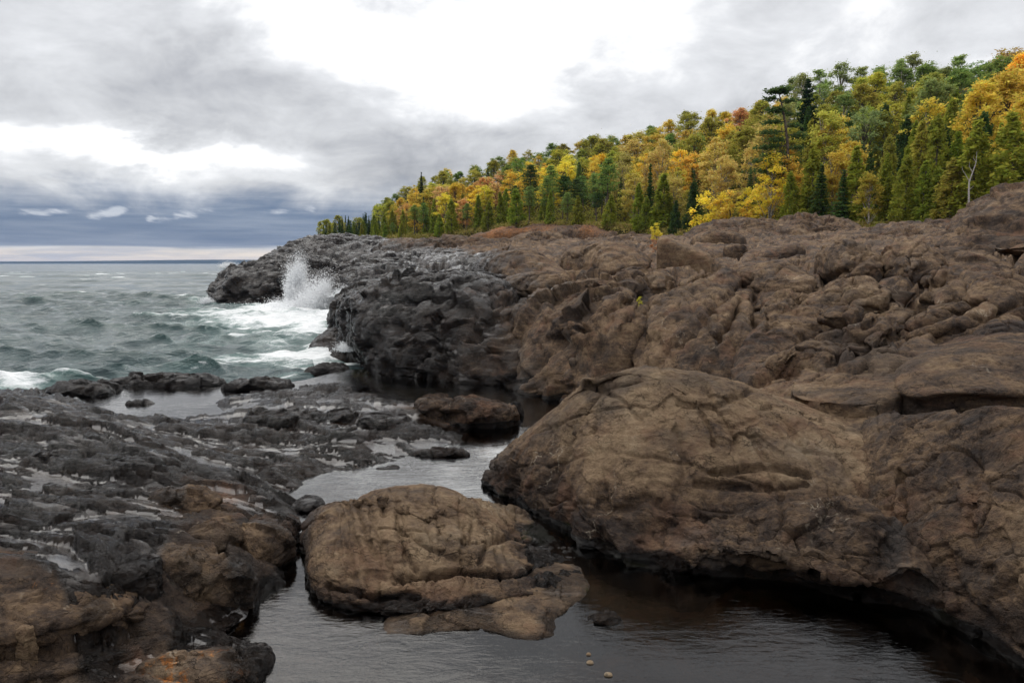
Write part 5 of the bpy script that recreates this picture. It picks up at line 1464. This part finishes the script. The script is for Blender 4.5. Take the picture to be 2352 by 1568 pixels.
def conifer(seed, h=12., wid=4., tiers=26, leaves=3000, size=.16, droop=.25, gap=0.0, crown0=.08, power=1.0, bk=None, ragged=.25):
    """Spruce and fir: whorls of drooping branches narrowing to a spire."""
    rg = np.random.RandomState(seed)
    wd = Wood()
    tr = bend((0, 0, -.4), (rg.normal(0, .1), rg.normal(0, .1), h), rg, .02, 8)
    wd.limb(tr, np.linspace(.015 * h, .002 * h, 8), 6)
    pts = []
    tn = []
    for i in range(tiers):
        zf = crown0 + (1 - crown0) * (i + rg.uniform(-.3, .3)) / tiers
        r = wid / 2 * max(.03, (1 - zf) ** power) * rg.uniform(1 - ragged, 1 + ragged * .5)
        nb = rg.randint(5, 8)
        for j in range(nb):
            a = 6.283 * (j + rg.uniform(-.35, .35)) / nb
            rl = r * rg.uniform(.62, 1.1)
            m_ = max(4, int(leaves / (tiers * 6.0) * (1.55 * (1 - zf) + .30)))
            t = rg.rand(m_) ** .7
            x = np.cos(a) * rl * t
            y = np.sin(a) * rl * t
            z = h * zf - droop * rl * t ** 1.4 + rg.normal(0, .10, m_) * (.5 + rl * .25)
            sp = rl * .20 * (1 - .5 * t)
            pts.append(np.stack([x + rg.normal(0, 1, m_) * sp, y + rg.normal(0, 1, m_) * sp, z], 1))
            tn.append(.25 + .5 * t)
            if i % 3 == 0 and j % 2 == 0:
                wd.limb([(0, 0, h * zf), (math.cos(a) * rl * .5, math.sin(a) * rl * .5, h * zf - droop * rl * .3), (math.cos(a) * rl, math.sin(a) * rl, h * zf - droop * rl)], [.004 * h, .0025 * h, .001 * h], 4)
    return wd.mesh('trunk', bk or BARK), leaf_mesh('crown', np.concatenate(pts), size, rg, up=.5, tint=np.concatenate(tn), long=1.25)


def cedar(seed, h=10., wid=3.4, leaves=3600, size=.15, base=.04, plump=.75):
    """White cedar: a dense soft cone of upright sprays with a blunt uneven tip."""
    rg = np.random.RandomState(seed)
    wd = Wood()
    wd.limb(bend((0, 0, -.4), (rg.normal(0, .1), rg.normal(0, .1), h * .95), rg, .03, 7), np.linspace(.018 * h, .003 * h, 7), 6)
    pts, tn = [], []
    n = 120
    for i in range(n):
        zf = base + (1 - base) * rg.rand() ** 1.1
        env = (1 - zf) ** plump * (1 - .35 * math.exp(-zf * 9))
        a = rg.rand() * 6.283
        r = wid / 2 * env * rg.uniform(.55, 1.08)
        c = np.array([r * math.cos(a), r * math.sin(a), h * zf])
        m_ = int(leaves / n * rg.uniform(.6, 1.4))
        q = rg.normal(size=(m_, 3)) * np.array([.17, .17, .36]) * (.55 + .55 * env) * wid / 3.4
        pts.append(c + q)
        tn.append(np.full(m_, rg.uniform(.2, .8)))
        if i % 6 == 0:
            wd.limb([(0, 0, h * zf * .9), c], [.004 * h, .001 * h], 4)
    pts.append(np.stack([rg.normal(0, .07, 60), rg.normal(0, .07, 60), h * rg.uniform(.88, 1.0, 60)], 1))
    tn.append(np.full(60, .6))
    return wd.mesh('trunk', BARK), leaf_mesh('crown', np.concatenate(pts), size, rg, up=.05, tint=np.concatenate(tn), long=1.3)


def pine(seed, h=14., wid=5., crown0=.45, tiers=11, leaves=2600, size=.17, lean=0., plate=.16, bare=(), onesided=0.):
    """White or red pine: a clear stem and flat plumes of needles with sky between them."""
    rg = np.random.RandomState(seed)
    wd = Wood()
    tr = bend((0, 0, -.4), (lean * h + rg.normal(0, .2), rg.normal(0, .2), h * .97), rg, .045, 9)
    wd.limb(tr, np.linspace(.0165 * h, .004 * h, 9), 7)
    pts, tn = [], []
    for i in range(tiers):
        zf = crown0 + (1 - crown0) * (i + rg.uniform(-.25, .25) + .4) / tiers
        if any(a < zf < b for a, b in bare):
            continue
        t = (zf - crown0) / (1 - crown0)
        r = wid / 2 * (math.sin(math.pi * min(.97, .30 + .66 * t)) ** .8) * rg.uniform(.65, 1.1)
        nb = rg.randint(4, 7)
        at = tr[min(8, max(0, int(round(zf * 8))))]
        for j in range(nb):
            a = 6.283 * (j + rg.uniform(-.3, .3)) / nb
            k_ = 1 - onesided * .5 * (1 + math.cos(a))
            rl = r * rg.uniform(.6, 1.1) * k_
            if rl < .25:
                continue
            e = np.array([at[0] + rl * math.cos(a), at[1] + rl * math.sin(a), h * zf + rl * rg.uniform(.05, .30)])
            wd.limb(bend((at[0], at[1], h * zf - .1), e, rg, .04, 4), np.linspace(.0042 * h, .0012 * h, 4), 4)
            for q in (.55, .8, 1.0):
                m_ = int(leaves / (tiers * 5 * 3) * rg.uniform(.6, 1.4))
                c = np.array([at[0], at[1], h * zf - .1]) * (1 - q) + e * q
                pts.append(c + rg.normal(size=(m_, 3)) * np.array([.30 * rl + .12, .30 * rl + .12, plate]) * np.array([.8, .8, 1.]))
                tn.append(np.full(m_, rg.uniform(.25, .75)))
    return wd.mesh('trunk', PINE_BARK), leaf_mesh('crown', np.concatenate(pts), size, rg, up=.6, tint=np.concatenate(tn), long=1.2)


def bare_snag(seed, h=8.):
    rg = np.random.RandomState(seed)
    wd = Wood()
    p = np.array([(0, 0, -.4), (-.15, 0, h * .22), (-.1, .1, h * .40), (.35, .1, h * .58), (.75, 0, h * .78), (.8, .05, h)])
    wd.limb(p, [.15, .13, .11, .085, .06, .02], 6)
    wd.limb([p[2], p[2] + (-.7, .1, 1.2), p[2] + (-1.2, .1, 1.9), p[2] + (-1.3, .1, 2.5)], [.07, .05, .035, .012], 5)
    wd.limb([p[3], p[3] + (-.5, .2, 1.0), p[3] + (-.5, .2, 1.8)], [.06, .04, .012], 5)
    wd.limb([p[4], p[4] + (-.4, .1, .7), p[4] + (-.35, .1, 1.2)], [.045, .03, .01], 5)
    wd.limb([p[1], p[1] + (.6, .1, .5), p[1] + (.9, .1, .9)], [.05, .03, .01], 5)
    return wd.mesh('trunk', DEAD)


KIND = {
    'maple': [broadleaf(s, 12, w, c, 5600, .165, None, int(n * 1.5), .5, .15) for s, w, c, n in ((1, 7.6, .12, 62), (2, 6.8, .14, 56), (3, 8.2, .10, 66), (4, 6.4, .16, 54))],
    'birch': [broadleaf(s, 12, w, c, 4000, .16, BIRCH, n, .5, .16) for s, w, c, n in ((11, 4.8, .22, 50), (12, 5.4, .26, 50), (13, 4.4, .20, 46), (14, 5.8, .28, 50))],
    'poplar': [broadleaf(s, 13, w, c, 4200, .16, BIRCH, n, .25, .15) for s, w, c, n in ((21, 5.0, .30, 54), (22, 5.6, .34, 54), (23, 4.6, .28, 54))],
    'cedar': [cedar(s, 10, w, 3600, .15, b, p) for s, w, b, p in ((31, 3.4, .03, .75), (32, 3.9, .05, .7), (33, 2.9, .02, .85), (34, 3.6, .1, .62))],
    'spruce': [conifer(s, 12, w, t, 3200, .15) for s, w, t in ((41, 4.0, 26), (42, 3.4, 28), (43, 4.6, 24))],
    'pine': [pine(s, 14, w, c, t, 2700) for s, w, c, t in ((51, 5.0, .48, 10), (52, 4.4, .55, 8), (53, 5.4, .40, 12))],
    'shrub': [broadleaf(s, 3.4, w, .10, 1500, .10, None, 22, .3, .30) for s, w in ((61, 3.2), (62, 2.8), (63, 3.6))],
}
BASE_H = {'maple': 12., 'birch': 12., 'poplar': 13., 'cedar': 10., 'spruce': 12., 'pine': 14., 'shrub': 3.4}
NAME = {'maple': 'maple_tree', 'birch': 'birch_tree', 'poplar': 'poplar_tree', 'cedar': 'cedar_tree', 'spruce': 'spruce_tree', 'pine': 'pine_tree', 'shrub': 'shrub'}
COLS = {'gold': (.68, .48, .09), 'amber': (.62, .43, .085), 'orange': (.72, .40, .07), 'rust': (.50, .32, .10), 'salmon': (.68, .40, .19), 'tan': (.56, .41, .13), 'yellow': (.76, .56, .085),
        'lime': (.45, .42, .075), 'olive': (.37, .33, .065), 'green': (.22, .28, .07), 'pale green': (.32, .37, .12), 'moss green': (.28, .285, .042), 'dark green': (.09, .13, .04), 'blackish green': (.030, .050, .018), 'blue-green': (.075, .115, .050), 'pink': (.50, .20, .13)}
placed = []


def tree(kind, colour, px, f, h, rg, wscale=1.0, variant=None, label=None, xyz=None, meshes=None, name=None, cat='tree'):
    x, y, z = hill(px, f) if xyz is None else xyz
    tr, cr = meshes or KIND[kind][rg.randint(len(KIND[kind])) if variant is None else variant]
    root = bpy.data.objects.new(name or NAME[kind], None)
    C.objects.link(root)
    root.empty_display_size = .5
    root.location = (float(x), float(y), float(z) - .15)
    root.rotation_euler = (rg.normal(0, .03), rg.normal(0, .03), rg.rand() * 6.283)
    s = h / BASE_H.get(kind, h)
    root.scale = (s * wscale, s * wscale, s)
    for nm, me in (('trunk', tr), ('crown', cr)):
        if me is None:
            continue
        o = bpy.data.objects.new(nm, me)
        C.objects.link(o)
        o.parent = root
        if nm == 'crown':
            c = np.array(COLS[colour]) * (1 + rg.normal(0, .09)) * (1 + rg.normal(0, .05, 3))
            o.color = (*np.clip(c, .005, .9), 1)
    props(root, label, 'shrub' if kind == 'shrub' else cat)
    if label is None:
        placed.append((root, kind, colour, float(px), float(f)))
    return root


rt = np.random.RandomState(12)
# the landmarks of the wood
x, y, z = W(1802, 450, y=128)
tree('pine', 'dark green', 0, 0, 25.5, np.random.RandomState(1), xyz=W(1800, 455, y=120), meshes=pine(71, 18.5, 8.2, .30, 16, 3600, .20, -.055, .15, ((.74, .80),), -.9), name='pine_tree', label='tallest pine with a long bare trunk and flat-topped tuft, rising over the yellow trees') if False else None


def tall_pine():
    """The landmark pine: a long grey stem, plumes to one side low down, and a flat tuft at the top."""
    rg = np.random.RandomState(71)
    wd = Wood()
    h = 19.0
    tr = np.array([(0, 0, -1), (-.10, 0, 3), (-.25, .1, 6), (-.45, .1, 9), (-.75, 0, 12), (-1.15, .1, 14.6), (-1.6, .1, 16.6), (-2.1, 0, 18.2), (-2.25, 0, 18.9)])
    wd.limb(tr, [.29, .27, .25, .23, .20, .17, .13, .08, .04], 8)
    pts, tn = [], []

    def plume(z, dx, dy, rise, w, n):
        i = np.interp(z, tr[:, 2], np.arange(9))
        at = np.array([np.interp(i, np.arange(9), tr[:, c]) for c in range(3)])
        e = at + np.array([dx, dy, rise])
        wd.limb(bend(at, e, rg, .05, 5), np.linspace(.075, .02, 5), 5)
        for q in (.45, .7, .9, 1.05):
            m_ = int(n / 4)
            pts.append(at * (1 - q) + e * q + rg.normal(size=(m_, 3)) * np.array([w, w, .16]))
            tn.append(np.full(m_, rg.uniform(.25, .7)))
    for z, dx, dy, ri, w, n in [(18.3, -1.1, .2, .5, .42, 150), (18.3, 1.1, .0, .45, .42, 150), (18.6, .1, .6, .5, .5, 160), (18.5, .2, -.7, .4, .5, 160), (17.6, -1.5, .3, .2, .4, 130), (17.2, 1.5, 0, .3, .34, 90), (16.2, -1.7, .2, .0, .45, 160), (16.0, -1.2, -.6, .1, .5, 160), (15.6, 1.0, .4, .1, .3, 60),
                                (14.6, -2.2, .3, -.1, .5, 150), (13.8, 1.6, -.3, .2, .4, 90), (13.2, -2.8, .1, -.1, .55, 190), (12.6, 2.3, .3, .2, .45, 120), (12.0, -2.4, -.9, -.1, .55, 180), (11.2, -3.6, .2, -.2, .6, 230), (10.8, 1.5, -.4, .1, .4, 80), (10.2, -2.5, .9, -.2, .6, 190), (9.5, -4.2, .0, -.4, .65, 260), (8.8, -2.4, -1.0, -.3, .6, 170),
                                (8.2, -4.4, .4, -.5, .7, 250), (7.6, -2.8, -.6, -.4, .6, 170), (7.0, -3.6, .4, -.6, .6, 180), (9.0, 1.3, .2, .0, .35, 60), (6.2, -2.4, .1, -.5, .5, 110)]:
        plume(z, dx, dy, ri, w, n)
    return wd.mesh('trunk', PINE_BARK), leaf_mesh('crown', np.concatenate(pts), .20, rg, up=.6, tint=np.concatenate(tn), long=1.2)


def plant(kind, colour, px, py, y, h, label, meshes=None, wscale=1., seed=0, variant=None, turn=None, name=None, cat='tree', pure=False):
    r_ = tree(kind, colour, 0, 0, h, np.random.RandomState(seed), wscale, variant, label, W(px, py, y=y), meshes, name, cat)
    if turn is not None:
        r_.rotation_euler = (0, 0, turn)
    if pure:
        r_.scale = (1, 1, 1)
    return r_


tp_, tz_ = hill(1806, .05), W(1772, 200, y=float(hill(1806, .05)[1]))[2]
lp = tree('pine', 'dark green', 0, 0, 19, np.random.RandomState(3), 1., None, 'tall pine with a long bare grey trunk and a flat windblown tuft on top', tp_, tall_pine())
lp.rotation_euler = (0, 0, 0)
lp.scale = ((tz_ - float(tp_[2])) / 19.2,) * 3
tp_, tz_ = hill(1836, .52), W(1834, 176, y=float(hill(1836, .52)[1]))[2]
lp = tree('pine', 'blackish green', 0, 0, 16.5, np.random.RandomState(4), 1., None, 'dense dark pine with broad pointed top on the skyline beside the bare-trunked pine', tp_, conifer(73, 16.5, 7.0, 26, 6400, .19, -.22, crown0=.25, power=.60, bk=PINE_BARK, ragged=.4))
lp.rotation_euler = (0, 0, .4)
lp.scale = ((tz_ - float(tp_[2])) / 16.6,) * 3
sn = bpy.data.objects.new('dead_tree', None)
C.objects.link(sn)
sn.location = W(2226, 462, y=84)
link('trunk', bare_snag(5), None, sn)
sn.scale = (.68, .68, .68)
props(sn, 'bleached dead tree with bare forked branches among the cedars', 'dead tree')
plant('spruce', 'blackish green', 968, 470, 285, 12.5, 'dark spruce spire standing above the orange trees near the lake end', variant=0, seed=5)
plant('spruce', 'dark green', 733, 548, 300, 3.4, 'tiny lone spruce on the bare headland rock', variant=2, seed=6)

ZONES = [  # px from, to, then for skyline / upper / middle / lower / edge rows: kinds and colours with weights
    (735, 890, [[('spruce', 'dark green', 3), ('maple', 'olive', 1)], [('spruce', 'dark green', 3), ('maple', 'lime', 1), ('spruce', 'blackish green', 1)], [('spruce', 'dark green', 2), ('maple', 'olive', 1), ('birch', 'lime', 1)], [('spruce', 'dark green', 2), ('cedar', 'moss green', 2)], [('cedar', 'moss green', 2), ('spruce', 'dark green', 2)]]),
    (890, 1010, [[('maple', 'green', 2), ('maple', 'olive', 2), ('spruce', 'dark green', 1)], [('maple', 'amber', 1), ('maple', 'olive', 2), ('maple', 'lime', 1), ('birch', 'gold', 1)], [('maple', 'amber', 2), ('maple', 'salmon', 1), ('birch', 'gold', 2)], [('cedar', 'moss green', 2), ('maple', 'amber', 1), ('spruce', 'dark green', 1)], [('cedar', 'moss green', 3), ('pine', 'green', 1), ('spruce', 'dark green', 1)]]),
    (1010, 1160, [[('maple', 'green', 2), ('maple', 'olive', 2), ('maple', 'amber', 1)], [('maple', 'olive', 2), ('maple', 'green', 1), ('maple', 'tan', 1), ('spruce', 'dark green', .6)], [('maple', 'orange', 1), ('maple', 'salmon', 2), ('birch', 'gold', 1), ('maple', 'amber', 1)], [('maple', 'salmon', 1), ('birch', 'yellow', 1), ('spruce', 'dark green', 1), ('cedar', 'moss green', 2)], [('cedar', 'moss green', 3), ('pine', 'green', 2)]]),
    (1160, 1420, [[('maple', 'green', 2), ('maple', 'olive', 2), ('maple', 'amber', 1)], [('maple', 'olive', 2), ('maple', 'lime', 1.4), ('maple', 'amber', 1), ('maple', 'green', 1.6)], [('maple', 'yellow', 1), ('maple', 'olive', 1), ('birch', 'gold', 1), ('cedar', 'green', 1), ('pine', 'green', 1)], [('pine', 'dark green', 2), ('pine', 'green', 2), ('birch', 'gold', 1), ('cedar', 'moss green', 1)], [('pine', 'green', 2), ('cedar', 'moss green', 4), ('pine', 'dark green', 1)]]),
    (1420, 1600, [[('maple', 'green', 2), ('maple', 'amber', 2), ('maple', 'olive', 1)], [('maple', 'tan', 2), ('maple', 'amber', 1), ('maple', 'green', 2), ('maple', 'olive', 2)], [('birch', 'tan', 3), ('birch', 'gold', 2), ('maple', 'olive', 1)], [('birch', 'tan', 3), ('spruce', 'dark green', 1), ('birch', 'lime', 1)], [('cedar', 'moss green', 3), ('cedar', 'dark green', 2), ('shrub', 'olive', 1)]]),
    (1600, 1790, [[('maple', 'rust', 2), ('maple', 'amber', 3), ('maple', 'olive', 1)], [('maple', 'amber', 1.3), ('maple', 'olive', 2), ('maple', 'lime', 1.3), ('maple', 'salmon', .7)], [('maple', 'amber', 1), ('birch', 'tan', 2), ('maple', 'pink', .7), ('maple', 'olive', 1), ('birch', 'yellow', .7)], [('birch', 'tan', 2), ('birch', 'yellow', 1), ('spruce', 'dark green', 1)], [('shrub', 'gold', 2), ('birch', 'yellow', 2), ('shrub', 'yellow', 1)]]),
    (1790, 1960, [[('poplar', 'pale green', 2), ('poplar', 'green', 2)], [('poplar', 'pale green', 2), ('poplar', 'lime', 1.5), ('maple', 'olive', 1), ('birch', 'gold', .6)], [('birch', 'gold', 1.2), ('cedar', 'dark green', 1), ('birch', 'lime', 2), ('cedar', 'moss green', 1.5)], [('birch', 'amber', 1), ('cedar', 'moss green', 2), ('cedar', 'olive', 1)], [('cedar', 'moss green', 4), ('spruce', 'dark green', 1)]]),
    (1960, 2180, [[('poplar', 'green', 3), ('maple', 'green', 2), ('poplar', 'pale green', 2)], [('poplar', 'green', 1), ('maple', 'lime', 2.5), ('maple', 'olive', 2), ('maple', 'amber', .5)], [('birch', 'lime', 2), ('maple', 'pale green', 1.5), ('birch', 'gold', 1.2), ('cedar', 'dark green', 1), ('cedar', 'moss green', 2)], [('cedar', 'moss green', 3), ('cedar', 'olive', 2), ('cedar', 'dark green', 1)], [('cedar', 'moss green', 4), ('cedar', 'lime', 1), ('birch', 'lime', 1)]]),
    (2180, 2290, [[('maple', 'green', 2), ('maple', 'rust', 1)], [('maple', 'amber', 2), ('maple', 'olive', 1), ('maple', 'green', 1)], [('maple', 'gold', 1.4), ('cedar', 'dark green', 2), ('spruce', 'blackish green', 1), ('maple', 'green', 1)], [('cedar', 'dark green', 2), ('maple', 'gold', 1), ('cedar', 'moss green', 1)], [('cedar', 'moss green', 2), ('birch', 'lime', 1), ('cedar', 'olive', 1)]]),
    (2290, 2480, [[('maple', 'rust', 2), ('maple', 'green', 1)], [('maple', 'orange', 2), ('maple', 'amber', 2)], [('maple', 'orange', 3), ('cedar', 'dark green', 1)], [('maple', 'amber', 3), ('maple', 'orange', 1)], [('maple', 'amber', 1), ('cedar', 'moss green', 2)]])]
HSC = {'maple': 1.0, 'birch': 1.0, 'poplar': 1.1, 'cedar': .88, 'spruce': .9, 'pine': 1.05, 'shrub': .32}
ROWS = [(1.0, 0), (.86, 0), (.72, 1), (.58, 1), (.45, 2), (.32, 2), (.20, 3), (.10, 3), (.02, 4)]
for f0, row in ROWS:
    px = 745.0 + rt.rand() * 20
    while px < 2470:
        z_ = next((q for q in ZONES if q[0] <= px < q[1]), None)
        if z_:
            ch = z_[2][row]
            wts = np.array([c[2] for c in ch], float)
            kd, cl, _ = ch[rt.choice(len(ch), p=wts / wts.sum())]
            bh = float(np.interp(px, [740, 900, 1000, 1500, 2352], [8.0, 10.0, 11.5, 13.0, 15.0])) * HSC[kd]
            if row == 4:
                bh *= .52 + .42 * ((math.sin(px * 12.9) * 4375.85) % 1.0) if kd != 'shrub' else 1.5
            if row == 3 and kd == 'cedar':
                bh *= .92
            tree(kd, cl, px + rt.normal(0, 5), max(.004, f0 + rt.normal(0, .035)), bh * rt.uniform(.78, 1.18), rt, rt.uniform(.95, 1.30) * (1.3 if row == 4 and kd in ('cedar', 'spruce') else 1.0))
        px += float(np.interp(px, [740, 1000, 1500, 2352], [20, 29, 39, 50])) * rt.uniform(.75, 1.25) * (.80 if row == 4 else 1)

# trees that stand wholly behind others or outside the picture are left out
HIDDEN = set('spruce_tree.013 spruce_tree.037 spruce_tree.002 spruce_tree.003 spruce_tree.007 maple_tree.028 maple_tree.029 maple_tree.030 spruce_tree.012 maple_tree.066 maple_tree.067 spruce_tree.017 maple_tree.071 maple_tree.101 maple_tree.102 maple_tree.103 maple_tree.138 maple_tree.139 maple_tree.140 maple_tree.141 maple_tree.163 maple_tree.164 maple_tree.165 maple_tree.182 spruce_tree.038 maple_tree.188 cedar_tree.083 maple_tree.196'.split())
for q in [q for q in placed if q[0].name in HIDDEN]:
    for o in list(q[0].children):
        bpy.data.objects.remove(o)
    placed.remove(q)
    bpy.data.objects.remove(q[0])

# each tree's label: kind and colour, how high on the slope, and which one it is counted from a landmark
WHERE = [(0, 900, 'at the lake end'), (900, 1080, 'above the headland'), (1080, 1420, 'above the rusty bluff'), (1420, 1600, 'behind the flat-topped ridge'), (1600, 1790, 'before the bare-trunked pine'), (1790, 1960, 'past the bare-trunked pine'), (1960, 2200, 'before the bleached dead tree'), (2200, 9999, 'past the bleached dead tree')]
LEVEL = [(-9, .055, 'shore edge'), (.055, .27, 'low slope'), (.27, .51, 'mid slope'), (.51, .78, 'upper slope'), (.78, 9, 'skyline')]
ORD = ['first', 'second', 'third', 'fourth', 'fifth', 'sixth', 'seventh', 'eighth', 'ninth', 'tenth', 'eleventh', 'twelfth']
bins = {}
for q in placed:
    w_ = next(t for a, b, t in WHERE if a <= q[3] < b)
    l_ = next(t for a, b, t in LEVEL if a <= q[4] < b)
    bins.setdefault((q[2], q[1], l_, w_), []).append(q)
for (cl, kd, l_, w_), qs in bins.items():
    qs.sort(key=lambda q: q[0].location.x / q[0].location.y)
    for i, q in enumerate(qs):
        base = f'{cl} {kd}{"" if kd == "shrub" else " tree"}'
        q[0]['label'] = (f'{base} on the {l_} {w_}' if len(qs) == 1 else f'{ORD[min(i, 11)]} {base} from the left, {l_} {w_}')
        q[0]['group'] = {'maple': 'maples in autumn colour on the hill', 'birch': 'birches on the hill', 'poplar': 'poplars near the skyline', 'cedar': 'cedars along the wood', 'spruce': 'spruces in the wood', 'pine': 'pines in the wood', 'shrub': 'shrubs at the shore edge'}[kd]
import collections
print('TREES', len(placed), collections.Counter(q[1] for q in placed))

# low growth under the trees: one mass nobody could count
rg = np.random.RandomState(31)
n = 42000
pp = rg.uniform(745, 2480, n)
ff = np.abs(rg.normal(0, .26, n)) - .012
x_, y_, z_ = hill(pp, ff)
pts = np.stack([x_, y_, z_ + rg.rand(n) ** 2 * 1.3], 1)
me = leaf_mesh('undergrowth', pts, .30, rg, tint=np.clip(.45 + .6 * fbm(pts / 5, 3, 111), 0, 1))
o = link('undergrowth', me)
o.color = (.26, .23, .05, 1)
props(o, 'low undergrowth on the forest floor', None, None, 'stuff')

n = 12000
pp = rg.uniform(760, 2470, n)
ff = rg.normal(.002, .010, n)
x_, y_, z_ = hill(pp, np.maximum(ff, -.02))
pts = np.stack([x_, y_, z_ + rg.rand(n) ** 1.6 * 1.1], 1)
o = link('shore_grass', leaf_mesh('shore_grass', pts, .22, rg, up=.1, tint=np.clip(.5 + .6 * fbm(pts / 4, 3, 113), 0, 1), long=1.5))
o.color = (.36, .27, .10, 1)
props(o, 'dry grass and low scrub along the edge of the wood', None, None, 'stuff')

# the rust-stained bluff under the pines and the little plants in the rock
rock('rock_bluff', 'rusty orange eroded bluff with dark hollows under the pines', 'rock bluff',
     [xz(1068, 196, 8.6) + (4,), xz(1130, 186, 7.6) + (4.5, .02), xz(1220, 182, 7.8) + (4.5, .02), xz(1330, 172, 8.0) + (4.5, .02), xz(1420, 166, 8.6) + (4,), xz(1440, 185, 10), xz(1330, 205, 11.), xz(1200, 212, 11), xz(1090, 212, 10)],
     [W(1090, 540, y=202), W(1150, 523, y=192), W(1230, 519, y=188), W(1330, 517, y=180), W(1400, 520, y=175), W(1250, 516, y=198)],
     dict(seed=91, lump=1.2, lump_l=9., blocks=[(6, .9, .6, .4, .3), (2, .3, .2, .1, .1)], fol=(.4, 3., (.2, .2, .9)), grit=(.15, 1.)), M=240, K=80, n=4, tone=.34, rust=.40, deep=2.)
for kd, cl, px, py, y, h, lab in [('shrub', 'yellow', 1508, 551, 57, 1.3, 'little yellow bush on the flat-topped ridge'), ('shrub', 'lime', 1470, 690, 19, .22, 'small green plant in the crack of the cliff'),
                                  ('shrub', 'pink', 1505, 572, 41, .7, 'small reddish plant beside the tilted grey-faced block')]:
    plant(kd, cl, px, py, y, h, lab, seed=int(px), cat='shrub')

# pale shells and leaves lying in the pool
for i, (px, py, s, lab) in enumerate([(1397, 1547, .03, 'round white pebble under the pool water'), (1355, 1519, .026, 'larger yellowish pebble in the line of pale stones'), (1352, 1500, .018, 'small pale pebble at the top of the line of stones')]):
    x, y, z = W(px, py, z=POOL_Z + .01)
    rock('pebble', lab, 'pebble', [(x - s, y - s * .6, z - .01), (x + s, y - s * .7, z - .01), (x + s * .9, y + s * .7, z - .01), (x - s * .8, y + s * .8, z - .01)], z + s * .35, dict(seed=i, grit=(.003, .02)), M=48, K=24, n=2.2, tone=1.5, deep=.02, wet_add=-1.0, moss_add=-1.0)
print('TRIS', sum(sum(len(p.vertices) - 2 for p in m.polygons) if len(m.polygons) < 100 else len(m.polygons) * (len(m.polygons[0].vertices) - 2) for m in bpy.data.meshes))

# ------------------------------------------------------------------ the air: thin haze over the lake that turns the far shore blue
import bmesh
hb = bmesh.new()
bmesh.ops.create_cube(hb, size=1.0)
for v in hb.verts:
    v.co = (v.co.x * 56000 - 4000, v.co.y * 15000 + 6300, (v.co.z + .5) * 98 - 6.0)
me = bpy.data.meshes.new('haze')
hb.to_mesh(me)
hb.free()
HAZE, k, out = new_mat('haze')
pv = k.node('ShaderNodeVolumePrincipled')
pv.inputs['Color'].default_value = (0.45, 0.62, 0.98, 1)
pv.inputs['Density'].default_value = 4.5e-5
k.l.new(pv.outputs[0], out.inputs['Volume'])
props(link('haze', me, HAZE), 'thin blue haze over the lake and the far shore', None, None, 'stuff')
